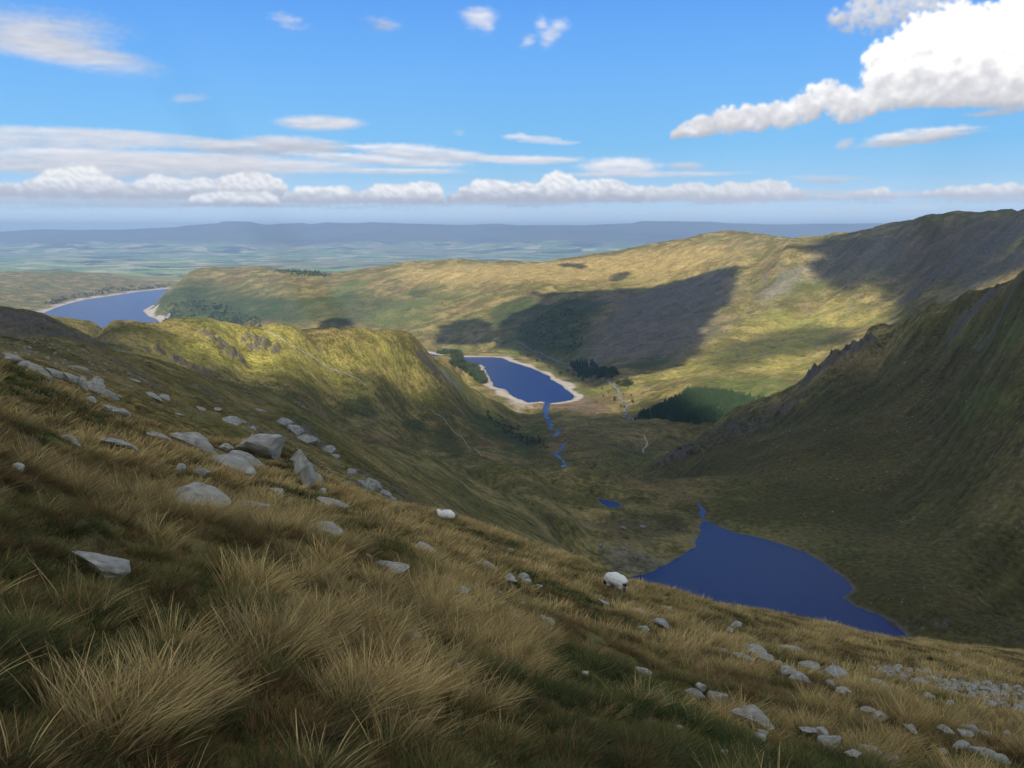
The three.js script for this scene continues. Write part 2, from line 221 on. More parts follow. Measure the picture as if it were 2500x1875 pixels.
// fell on the right: sky edge, then the face above the small lake
add([[2700, 580, 1000], [2500, 656, 1100], [2437, 693, 1180], [2352, 727, 1250], [2267, 772, 1320], [2210, 789, 1380], [2126, 812, 1430], [2103, 845, 1450], [2041, 868, 1490], [1990, 913, 1550], [1939, 953, 1580], [1900, 981, 1600], [1860, 987, 1610], [1787, 1015, 1620], [1753, 1043, 1600]], 0.045, 1.18);
add([[1706, 1071, 1500], [1678, 1094, 1460], [1621, 1122, 1400], [1565, 1145, 1330]], 0.015, 1.1);
add([[2500, 900, 850], [2500, 1200, 700], [2500, 1400, 640], [2300, 1000, 1000], [2300, 1250, 740], [2300, 1450, 590], [2100, 1000, 1130], [2100, 1200, 850], [2050, 1100, 965], [1900, 1100, 1040], [1900, 1040, 1300], [1800, 1150, 980], [1800, 1090, 1260], [1700, 1150, 1060], [1650, 1185, 940], [1760, 1225, 845], [2300, 850, 1200], [2150, 900, 1330], [2420, 800, 1100], [2700, 900, 780], [2700, 1300, 650], [2000, 1240, 800], [2420, 1560, 555], [2520, 1585, 545]]);
// far side of the valley
add([[1554, 1025, 2100], [1684, 960, 2260], [1740, 1030, 2000], [1890, 985, 2000], [1500, 920, 2800], [1700, 900, 2700], [1900, 900, 2600], [1980, 880, 2700], [1700, 820, 3200], [1900, 800, 3200], [2100, 780, 3100], [2000, 700, 3600], [2200, 700, 3300], [2300, 620, 3300], [2450, 600, 3000], [2450, 650, 2800], [1850, 650, 4000], [1850, 720, 3600], [1600, 760, 3700], [1600, 840, 3250], [1450, 780, 3800], [1400, 850, 3450], [1300, 780, 4000], [1250, 840, 3600], [2600, 700, 2300], [2250, 760, 2700]]);
add([[1922, 597, 4000], [1815, 636, 4100], [1781, 645, 4100], [1700, 668, 4200], [1590, 693, 4300], [1476, 701, 4350], [1295, 707, 4400]]);
add([[1250, 680, 4800], [1450, 660, 4900], [1600, 640, 4800], [1750, 600, 4700]]);
const MOOR = [[2700, 515, 2900], [2500, 525, 3100], [2408, 529, 3300], [2324, 538, 3450], [2239, 552, 3600], [2154, 557, 3800], [2047, 575, 4100], [1956, 588, 4400], [1911, 584, 4700], [1872, 577, 4900], [1815, 570, 5000], [1775, 569, 5050], [1719, 577, 5100], [1646, 591, 5200], [1561, 607, 5300], [1459, 619, 5400], [1391, 634, 5500], [1250, 638, 5500], [1119, 634, 5500], [1006, 639, 5600], [904, 655, 5700], [802, 667, 5800], [735, 664, 5900], [650, 652, 6100], [565, 653, 6200], [497, 658, 6300], [469, 665, 6200], [446, 676, 6050], [418, 704, 5600], [390, 732, 5300], [362, 756, 5050]];
add(MOOR, 0.02, 1.22);
add([[500, 720, 5400], [600, 760, 4900], [700, 780, 4600], [700, 700, 5300], [900, 720, 5000], [900, 790, 4400], [1100, 720, 4800], [1100, 800, 4100], [1000, 680, 5200], [450, 740, 5100], [410, 765, 4950]]);
// shores of the far reach and the country beyond
add([[-250, 672, 8000], [0, 662, 8500], [141, 660, 8700], [282, 667, 9000], [435, 673, 9300]], 0.006, 1.15);
add([[100, 720, 6600], [250, 700, 7600], [0, 740, 5600], [0, 700, 6800], [-250, 750, 5000]]);
for (const x of [-300, 0, 300, 600, 900, 1200, 1600, 2000, 2400, 2800]) for (const [D, y] of [[12000, -70], [16000, -105], [22000, -120], [30000, -110], [44000, -110]]) { const u = sight(x, 600)[0]; if (D > 12000 || x < 1500) CTRL.push([u, log(D), (y - EYE - D * D / 14.6e6) / D]); }
for (const [D, e] of [[50, .0], [200, -.02], [1000, -.05], [5000, -.06], [20000, -.028]]) CTRL.push([-1.25, log(D), e]);
for (const [D, e] of [[50, -.62], [200, -.5], [600, -.36], [1000, .0], [3000, .04], [8000, -.02], [20000, -.03]]) CTRL.push([1.25, log(D), e]);
// smooth surface through those points (multiquadric), sampled on a grid
const KU = 3, EPS = 0.03;
const G = { u0: -1.35, u1: 1.35, nu: 420, l0: log(8), l1: log(46000), nl: 560 };
const grid = (() => {
  const n = CTRL.length, m = n + 3, A = Array.from({ length: m }, () => new Float64Array(m + 1));
  const phi = (du, dl) => sqrt(du * du * KU * KU + dl * dl + EPS * EPS);
  for (let i = 0; i < n; i++) {
    for (let j = 0; j < n; j++) A[i][j] = phi(CTRL[i][0] - CTRL[j][0], CTRL[i][1] - CTRL[j][1]);
    A[i][i] -= 0.002;
    A[i][n] = A[n][i] = 1; A[i][n + 1] = A[n + 1][i] = CTRL[i][0]; A[i][n + 2] = A[n + 2][i] = CTRL[i][1]; A[i][m] = CTRL[i][2];
  }
  for (let c = 0; c < m; c++) {
    let p = c; for (let r = c + 1; r < m; r++) if (abs(A[r][c]) > abs(A[p][c])) p = r;
    [A[c], A[p]] = [A[p], A[c]];
    for (let r = c + 1; r < m; r++) { const f = A[r][c] / A[c][c]; if (f) for (let k = c; k <= m; k++) A[r][k] -= f * A[c][k]; }
  }
  const w = new Float64Array(m);
  for (let r = m - 1; r >= 0; r--) { let s = A[r][m]; for (let k = r + 1; k < m; k++) s -= A[r][k] * w[k]; w[r] = s / A[r][r]; }
  const g = new Float32Array(G.nu * G.nl);
  for (let j = 0; j < G.nl; j++) for (let i = 0; i < G.nu; i++) {
    const u = lerp(G.u0, G.u1, i / (G.nu - 1)), l = lerp(G.l0, G.l1, j / (G.nl - 1));
    let s = w[n] + w[n + 1] * u + w[n + 2] * l;
    for (let k = 0; k < n; k++) { const du = (u - CTRL[k][0]) * KU, dl = l - CTRL[k][1]; s += w[k] * sqrt(du * du + dl * dl + EPS * EPS); }
    g[j * G.nu + i] = s;
  }
  return g;
})();
function gridE(u, l) {
  const x = clamp((u - G.u0) / (G.u1 - G.u0) * (G.nu - 1), 0, G.nu - 1.001), y = clamp((l - G.l0) / (G.l1 - G.l0) * (G.nl - 1), 0, G.nl - 1.001);
  const i = floor(x), j = floor(y), a = x - i, b = y - j, o = j * G.nu + i;
  return (grid[o] * (1 - a) + grid[o + 1] * a) * (1 - b) + (grid[o + G.nu] * (1 - a) + grid[o + G.nu + 1] * a) * b;
}
// lakes
const lv = (level, pts) => pts.map(([x, y, D]) => { if (D) return [sight(x, 800)[0] * D, -D]; return onLevel(x, y, level); });
const LAKES = [
  { name: 'small', level: 212, dig: 0.3, pts: lv(212, [[1720, 1271], [1760, 1288], [1800, 1303], [1853, 1313], [1910, 1330], [1966, 1350], [2005, 1371], [2034, 1392], [2062, 1412], [2079, 1432], [2076, 1446], [2058, 1459], [2085, 1480], [2147, 1503], [2190, 1528], [2210, 1550], [2222, 1568], [2226, 1590], [2150, 1640], [1950, 1660], [1750, 1600], [1600, 1510], [1500, 1440], [1496, 1410], [1540, 1408], [1582, 1401], [1639, 1373], [1662, 1358], [1700, 1335], [1697, 1322], [1713, 1300], [1708, 1285]]) },
  { name: 'reservoir', level: 0, dig: 0.1, pts: lv(0, [[1266, 974], [1290, 983], [1320, 980], [1350, 984], [1395, 977], [1404, 968], [1390, 958], [1372, 942], [1345, 926], [1342, 919], [1318, 908], [1300, 900], [1268, 890], [1243, 882], [1225, 874], [1198, 872], [1153, 872], [1100, 0, 3420], [1000, 0, 3640], [880, 0, 3850], [700, 0, 4150], [550, 0, 4400], [440, 0, 4600], [392, 790], [380, 778], [362, 772], [348, 758], [372, 745], [400, 0, 5900], [440, 0, 6800], [440, 0, 7600], [418, 704], [340, 712], [260, 724], [210, 731], [170, 741], [135, 752], [100, 767], [110, 774], [100, 0, 4700], [250, 0, 4250], [600, 0, 3700], [900, 0, 3350], [1050, 0, 3150], [1178, 890], [1187, 906], [1197, 925], [1206, 942], [1218, 948], [1232, 950], [1243, 962]]) },
];
const boxed = (L) => { const xs = L.pts.map((p) => p[0]), zs = L.pts.map((p) => p[1]); L.box = [min(...xs), max(...xs), min(...zs), max(...zs)]; return L; };
LAKES.forEach(boxed);
function polyDist(pts, x, z) {                                   // negative inside
  let d = 1e18, inside = false;
  for (let i = 0, j = pts.length - 1; i < pts.length; j = i++) {
    const [ax, az] = pts[j], [bx, bz] = pts[i], ex = bx - ax, ez = bz - az, t = clamp(((x - ax) * ex + (z - az) * ez) / (ex * ex + ez * ez), 0, 1), qx = x - ax - t * ex, qz = z - az - t * ez;
    d = min(d, qx * qx + qz * qz);
    if ((az > z) !== (bz > z) && x < (bx - ax) * (z - az) / (bz - az) + ax) inside = !inside;
  }
  return inside ? -sqrt(d) : sqrt(d);
}
function lakeDist(L, x, z, reach) { const b = L.box; if (x < b[0] - reach || x > b[1] + reach || z < b[2] - reach || z > b[3] + reach) return 1e9; return polyDist(L.pts, x, z); }
// far range beyond the plain
const RANGE = [[-300, 566], [0, 566], [100, 560], [250, 562], [400, 556], [470, 551], [530, 546], [545, 541], [600, 541], [650, 549], [700, 546], [730, 544], [760, 547], [800, 543], [850, 546], [930, 545], [1020, 547], [1130, 549], [1210, 546], [1270, 550], [1420, 550], [1530, 546], [1570, 540], [1650, 542], [1720, 541], [1800, 546], [1900, 548], [2000, 546], [2100, 546], [2300, 552], [2800, 560]].map(([x, y]) => sight(x, y));
function rangeE(u) { let i = 0; while (i < RANGE.length - 2 && u > RANGE[i + 1][0]) i++; const a = RANGE[i], b = RANGE[i + 1], t = clamp((u - a[0]) / (b[0] - a[0]), 0, 1); return lerp(a[1], b[1], t * t * (3 - 2 * t)); }

const CRAGS = [];                                                  // rocky places: { x, z, r, h } filled in below
function smoothLand(x, D) {                                       // before fine relief
  if (D < 8) { const near = sst(-2, 8, D), s = 0.33 * D + 0.33 * x, far = EYE - STAND - 260 * Math.tanh(s / 260); if (near <= 0) return far; const dd = max(D, 1.5); return lerp(far, EYE - STAND + nearE(clamp(x / (dd + 1.5), -1.3, 1.3), 1e9) * D, near); }
  const u = x / D, l = log(D);
  let e = gridE(u, l);
  if (D < 30) { const t = sst(10, 30, D); e = lerp(nearE(clamp(x / (D + 1.5 * sst(14, 8, D)), -1.3, 1.3), D), e, t); }
  let y = EYE + e * D;
  if (D > 23000) {
    const top = EYE + rangeE(u) * 36000, k = fbm(x / 3200 + 5, D / 3200, 4), t = sst(25500 + 2500 * noise(x / 4000, 3), 36000, D + 1500 * k);
    y = lerp(y, top, pow(t, 1.25)) + 130 * k * t * (1 - sst(34500, 36000, D)) ;
    if (D > 36000) y = lerp(top, top - 250, sst(36000, 44000, D));
  }
  return y;
}
function tussock(x, D) {                                          // distance to the middle of the nearest grass tussock
  const k = .85, X = x / k, Y = D / k, ix = floor(X), iy = floor(Y); let d = 9;
  for (let j = -1; j <= 1; j++) for (let i = -1; i <= 1; i++) { const h = PERM[(PERM[(ix + i) & 255] + iy + j) & 255], px = ix + i + .1 + .8 * h / 255, py = iy + j + .1 + .8 * PERM[h] / 255; d = min(d, hypot(X - px, Y - py)); }
  return d * k;
}
function relief(x, D, y) {
  const r = hypot(x, D);
  let a = 0;
  if (r < 60) a += .13 * sst(.5, .1, tussock(x, D)) * sst(2, 5, r) * (1 - sst(40, 60, r));
  if (r < 260) { const n = sst(3, 14, r); a += n * (0.32 * fbm(x / 5.5, D / 5.5, 3) + 0.14 * noise(x / 1.3 + 9, D / 1.3)) * (1 - sst(90, 260, r)); }
  const m = sst(50, 200, r);
  if (m > 0 && D > 0) {
    const s1 = clamp(pow(r / 1000, 1.5), 0.05, 1.6) * (1 - 0.55 * sst(6000, 9000, D));
    a += m * s1 * (13 * fbm(x / 210 + 3, D / 210 + 8, 5, 0.52) + 2.6 * ridged(x / 60, D / 60 + 4, 3) + 1.0 * fbm(x / 19, D / 19, 3));
    { const hm = sst(600, 680, D) * (1 - sst(950, 1050, D)) * sst(-220, -120, x) * (1 - sst(170, 260, x)) + .8 * sst(1350, 1450, D) * (1 - sst(1950, 2150, D)) * sst(20, 90, x) * (1 - sst(330, 450, x)); if (hm > 0) a += hm * (4.5 * ridged(x / 62 + 8, D / 62, 3) + 1.6 * fbm(x / 17, D / 17, 3)); }
    if (D > 560 && (D > 900 || x > 60)) {                          // gullies that run down the fellsides
      const k = max(sst(900, 1400, D) * (x > 100 ? 1 : .2), .6 * sst(560, 800, D) * sst(60, 260, x)) * (1 - sst(5200, 6000, D));
      const p = x * 0.8 + D * 0.6, q = D * 0.8 - x * 0.6;
      a += k * 9 * ridged(p / 520 + 2, q / 110 + 1.5, 3) * sst(20, 120, y);
    }
    if (D > 9000) a += 26 * fbm(x / 1500, D / 1500, 4) * sst(9000, 13000, D) * (1 - sst(24000, 27000, D));
  }
  return a;
}
function land(x, z) {
  const D = -z;
  let y = smoothLand(x, D), a = relief(x, D, y);
  let still = 1, floorY = -1e9, lake = null, ld = 1e9;
  if (D > 350 && D < 9500) for (const L of LAKES) {
    const R = L.name === 'reservoir' ? 130 : L.name === 'small' ? 70 : 30, d = lakeDist(L, x, z, R);
    if (d < R) { lake = L; ld = d + (L.name === 'reservoir' ? 9 : 2.2) * fbm(x / (L.name === 'reservoir' ? 45 : 11), z / (L.name === 'reservoir' ? 45 : 11), 4); const k = sst(0, R, d); still = min(still, 0.08 + 0.92 * k); break; }
  }
  y += a * still;
  if (lake) {
    const R = lake.name === 'reservoir' ? 130 : lake.name === 'small' ? 70 : 30;
    if (ld <= 0) y = lake.level + max(-9, ld * lake.dig) - 0.05;
    else { const lo = lake.level + 0.05 + ld * (lake.name === 'reservoir' ? 0.07 : 0.12), t = sst(0, R, ld); y = lerp(lo + max(0, y - lo) * t, y, sst(0.6 * R, R, ld)); if (y < lake.level + 0.1) y = lake.level + 0.1 + ld * 0.02; }
  }
  for (const c of CRAGS) {
    const dx = x - c.x, dz = z - c.z; if (abs(dx) > c.R || abs(dz) > c.R) continue;
    const X = (dx * c.c + dz * c.s) / c.a, Z = (-dx * c.s + dz * c.c) / c.b, d = X * X + Z * Z; if (d > 1) continue;
    const w = sst(0, 0.6, 1 - d), n = ridged(x / c.f + c.x, z / c.f, 4), qq = (n + 1) * 3, st = (floor(qq) + sst(.45, 1, qq - floor(qq))) / 3;
    y += w * c.h * 0.28 * (0.6 * (st - 1) + 0.25 * n + 0.12 * noise(x / c.f * 2.6, z / c.f * 2.6));
  }
  return y;
}
function cragAt(x, z) { let m = 0; for (const c of CRAGS) { const dx = x - c.x, dz = z - c.z; if (abs(dx) > c.R || abs(dz) > c.R) continue; const X = (dx * c.c + dz * c.s) / c.a, Z = (-dx * c.s + dz * c.c) / c.b, d = X * X + Z * Z; if (d < 1) m = max(m, sst(0, .5, 1 - d)); } return m; }
// where a line of sight first meets the ground
function hit(px, py, from = 6, to = 30000) {
  const [u, e] = sight(px, py); let D = from, last = from;
  while (D < to) { if (EYE + e * D < land(u * D, -D)) { let a = last, b = D; for (let i = 0; i < 18; i++) { const m = (a + b) / 2; if (EYE + e * m < land(u * m, -m)) b = m; else a = m; } return new THREE.Vector3(u * b, land(u * b, -b), -b); } last = D; D *= 1.012; }
  return null;
}
{ const y = hit(1488, 1230, 500).y - 0.4; LAKES.push(boxed({ name: 'tarn', level: y, dig: 0.2, pts: lv(y, [[1458, 1217], [1475, 1221], [1495, 1224], [1512, 1231], [1520, 1238], [1500, 1240], [1484, 1238], [1470, 1228]]) })); }

// crags: [photo x, photo y, half length, half width, relief, grain, turn]
for (const [px, py, a, b, h, f, turn = 0] of [
  [545, 850, 42, 30, 56, 26], [622, 838, 24, 38, 56, 22], [664, 850, 16, 26, 36, 16], [450, 893, 46, 26, 46, 22], [285, 828, 50, 26, 18, 24], [40, 800, 90, 60, 22, 30],
  [1045, 885, 20, 40, 14, 18, .5], [2050, 872, 60, 28, 80, 26, .6], [2000, 905, 36, 26, 60, 20, .6], [1850, 1030, 90, 30, 34, 18, .5], [1790, 1060, 70, 30, 36, 18, .5], [1690, 1095, 60, 30, 40, 18, .5], [1640, 1118, 40, 26, 34, 16, .5],
  [1497, 1160, 26, 16, 10, 10], [2390, 745, 40, 20, 14, 12, .4], [2440, 780, 26, 16, 10, 10, .4], [2350, 630, 220, 120, 60, 70, .3], [2440, 660, 140, 120, 60, 60, .3], [2250, 1515, 22, 14, 13.4, 9], [2290, 1530, 16, 12, 12, 8], [2470, 1560, 30, 20, 13.4, 10],
  [380, 962, 16, 9, 7, 9], [565, 1026, 12, 7, 5, 7], [905, 1185, 18, 11, 13, 10, .5], [740, 1062, 18, 10, 9, 10, .5], [690, 1030, 20, 11, 9, 10, .5], [815, 1108, 18, 9, 8, 10, .5], [1000, 1215, 14, 8, 5, 6, .5], [320, 905, 26, 10, 6, 12, .4], [470, 950, 22, 10, 6, 12, .4], [580, 1000, 20, 8, 6, 10, .4], [200, 890, 22, 10, 5, 10, .4], [430, 1000, 14, 7, 5, 8, .4], [640, 985, 18, 9, 6, 10, .4],
  [1880, 690, 60, 200, 14, 50, .5], [1960, 760, 90, 60, 16, 30, .4], [2080, 760, 110, 60, 18, 36, .3], [1120, 800, 120, 60, 18, 40], [1010, 745, 160, 60, 16, 44], [860, 760, 160, 50, 14, 40],
]) { const p = hit(px, py, h > 13.5 ? 760 : 60); if (p) CRAGS.push({ x: p.x, z: p.z, a, b, h, f, c: cos(turn), s: sin(turn), R: max(a, b) }); }

// ---------------------------------------------------------------- colours of the land (real base colours, linear)
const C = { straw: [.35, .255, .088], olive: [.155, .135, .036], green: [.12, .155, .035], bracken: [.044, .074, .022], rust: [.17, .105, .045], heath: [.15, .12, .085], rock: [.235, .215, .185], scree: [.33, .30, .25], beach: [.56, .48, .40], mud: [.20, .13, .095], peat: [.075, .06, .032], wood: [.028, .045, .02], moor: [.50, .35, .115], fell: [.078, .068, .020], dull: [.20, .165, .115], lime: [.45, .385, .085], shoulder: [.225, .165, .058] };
// patches whose outline can be read in the photograph: colour, strength, outline (photo points on one hillside)
const PATCH = [
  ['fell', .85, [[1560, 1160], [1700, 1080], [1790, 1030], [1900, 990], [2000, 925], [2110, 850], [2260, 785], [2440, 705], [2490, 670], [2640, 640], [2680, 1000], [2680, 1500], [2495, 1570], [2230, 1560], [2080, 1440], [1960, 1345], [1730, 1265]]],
  ['shoulder', .7, [[15, 852], [316, 893], [452, 938], [542, 966], [650, 975], [720, 1036], [810, 1110], [900, 1170], [800, 1160], [700, 1080], [600, 1045], [500, 1015], [300, 965], [60, 890]]],
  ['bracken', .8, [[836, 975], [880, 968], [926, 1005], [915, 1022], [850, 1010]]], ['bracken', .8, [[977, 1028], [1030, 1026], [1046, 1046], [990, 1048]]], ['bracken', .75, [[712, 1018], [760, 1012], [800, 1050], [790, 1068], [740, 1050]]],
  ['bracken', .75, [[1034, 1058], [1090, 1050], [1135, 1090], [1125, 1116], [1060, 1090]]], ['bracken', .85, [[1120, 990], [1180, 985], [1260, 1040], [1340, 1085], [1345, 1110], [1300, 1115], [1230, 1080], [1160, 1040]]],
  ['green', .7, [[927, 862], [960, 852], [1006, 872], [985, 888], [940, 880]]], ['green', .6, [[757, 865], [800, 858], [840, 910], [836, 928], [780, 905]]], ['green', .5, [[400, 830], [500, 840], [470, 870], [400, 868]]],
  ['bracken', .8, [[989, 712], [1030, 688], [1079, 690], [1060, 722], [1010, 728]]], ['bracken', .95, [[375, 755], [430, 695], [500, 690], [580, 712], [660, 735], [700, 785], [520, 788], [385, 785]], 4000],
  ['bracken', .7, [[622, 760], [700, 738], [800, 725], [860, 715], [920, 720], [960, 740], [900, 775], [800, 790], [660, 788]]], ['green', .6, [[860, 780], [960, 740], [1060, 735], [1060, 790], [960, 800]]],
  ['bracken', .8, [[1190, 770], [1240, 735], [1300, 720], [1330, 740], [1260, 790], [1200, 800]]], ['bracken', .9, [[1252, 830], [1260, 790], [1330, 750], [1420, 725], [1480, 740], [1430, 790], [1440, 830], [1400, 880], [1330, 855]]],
  ['dull', .85, [[1450, 830], [1440, 790], [1490, 735], [1600, 705], [1700, 680], [1770, 660], [1780, 700], [1740, 770], [1700, 830], [1640, 870], [1520, 885], [1420, 880]]],
  ['bracken', .7, [[1505, 898], [1560, 875], [1650, 860], [1640, 890], [1560, 905]]], ['heath', .8, [[2010, 600], [2200, 568], [2480, 540], [2480, 650], [2350, 715], [2200, 700], [2060, 690]]], ['scree', .45, [[1930, 660], [1990, 620], [2005, 630], [1940, 700], [1860, 745], [1850, 730]]],
  ['moor', .75, [[1000, 650], [1250, 645], [1450, 628], [1700, 590], [1770, 580], [1900, 594], [1800, 635], [1700, 660], [1480, 695], [1300, 702], [1100, 690], [900, 690]]], ['lime', .55, [[1560, 930], [1700, 880], [1800, 830], [1900, 760], [2050, 720], [2200, 760], [2100, 800], [1980, 860], [1900, 910], [1700, 920]]],
  ['lime', .8, [[350, 800], [600, 808], [850, 830], [980, 838], [1080, 905], [1180, 975], [1080, 935], [960, 925], [800, 950], [600, 920], [440, 875], [350, 865]], 1000],
  ['scree', .75, [[1058, 893], [1082, 905], [1130, 942], [1120, 950], [1080, 925]]], ['heath', .75, [[5, 775], [100, 780], [180, 815], [160, 850], [5, 850]]], ['mud', .7, [[1270, 984], [1400, 980], [1440, 965], [1470, 985], [1500, 1005], [1400, 1005], [1300, 1000]]], ['beach', .6, [[1240, 965], [1285, 968], [1292, 990], [1265, 1006], [1245, 985]]],
  ['green', .55, [[2324, 800], [2490, 780], [2490, 850], [2380, 865]]], ['green', .45, [[2330, 970], [2480, 980], [2470, 1040], [2350, 1030]]], ['moor', .5, [[1500, 1060], [1600, 1045], [1640, 1060], [1560, 1085], [1480, 1080]]], ['bracken', .5, [[1430, 1095], [1560, 1080], [1640, 1085], [1560, 1120], [1420, 1120]]],
  ['shoulder', .5, [[1380, 1060], [1480, 1012], [1550, 1035], [1690, 1042], [1650, 1085], [1540, 1125], [1400, 1122]], 1200], ['shoulder', .5, [[1130, 1150], [1300, 1158], [1440, 1160], [1400, 1200], [1300, 1225], [1200, 1190]], 700],
  ['peat', .6, [[1450, 1240], [1500, 1250], [1640, 1255], [1690, 1290], [1560, 1330], [1480, 1310]]], ['moor', .45, [[1420, 1225], [1480, 1245], [1470, 1265], [1410, 1262]]], ['rock', .4, [[1460, 1330], [1560, 1340], [1630, 1370], [1560, 1398], [1490, 1395]]], ['green', .45, [[1740, 1275], [1850, 1290], [1900, 1320], [1800, 1295]]],
].map(([c, k, pts, from = 60]) => { const w = pts.map(([x, y]) => hit(x, y, from)).filter(Boolean).map((p) => [p.x, p.z]); const xs = w.map((p) => p[0]), zs = w.map((p) => p[1]); return { c: C[c], k, w, box: [min(...xs), max(...xs), min(...zs), max(...zs)], soft: 0.10 * sqrt((max(...xs) - min(...xs)) * (max(...zs) - min(...zs)) + 1) }; });

const SRGB = new Uint8Array(4097); for (let i = 0; i <= 4096; i++) { const c = i / 4096; SRGB[i] = round(255 * (c <= 0.0031308 ? 12.92 * c : 1.055 * pow(c, 1 / 2.4) - 0.055)); }
const mixc = (o, c, t) => { o[0] += (c[0] - o[0]) * t; o[1] += (c[1] - o[1]) * t; o[2] += (c[2] - o[2]) * t; };
const fieldCols = [[.17, .24, .06], [.13, .21, .05], [.20, .25, .08], [.42, .34, .16], [.10, .17, .045], [.24, .26, .10], [.15, .22, .07], [.36, .33, .20], [.12, .19, .06]];
function plainColor(x, z, o) {                                     // hedged fields and woods
  const c = cos(.5), s = sin(.5), wx = 150 * noise(x / 1900, z / 1900), X = (x * c + z * s + wx) / 430, Y = (z * c - x * s + wx) / 300;
  const ix = floor(X), iy = floor(Y); let d1 = 9, d2 = 9, id = 0;
  for (let j = -1; j <= 1; j++) for (let i = -1; i <= 1; i++) { const h = PERM[(PERM[(ix + i) & 255] + iy + j) & 255], px = ix + i + .15 + .7 * (h / 255), py = iy + j + .15 + .7 * (PERM[h] / 255), d = max(abs(X - px), abs(Y - py)); if (d < d1) { d2 = d1; d1 = d; id = h; } else if (d < d2) d2 = d; }
  const f = fieldCols[id % 9]; o[0] = f[0] * 1.35; o[1] = f[1] * 1.35; o[2] = f[2] * 1.35;
  mixc(o, C.wood, sst(0.10, 0.03, d2 - d1) * 0.75);
  const w = fbm(x / 1500 + 4, z / 1100 + 9, 5, .6) + 0.10 * noise(x / 6000, z / 5000); mixc(o, C.wood, sst(0.12, 0.2, w) * 0.9);
  mixc(o, [.26, .21, .12], sst(.1, .4, fbm(x / 5200 + 7, z / 5200, 3)) * .5);
}
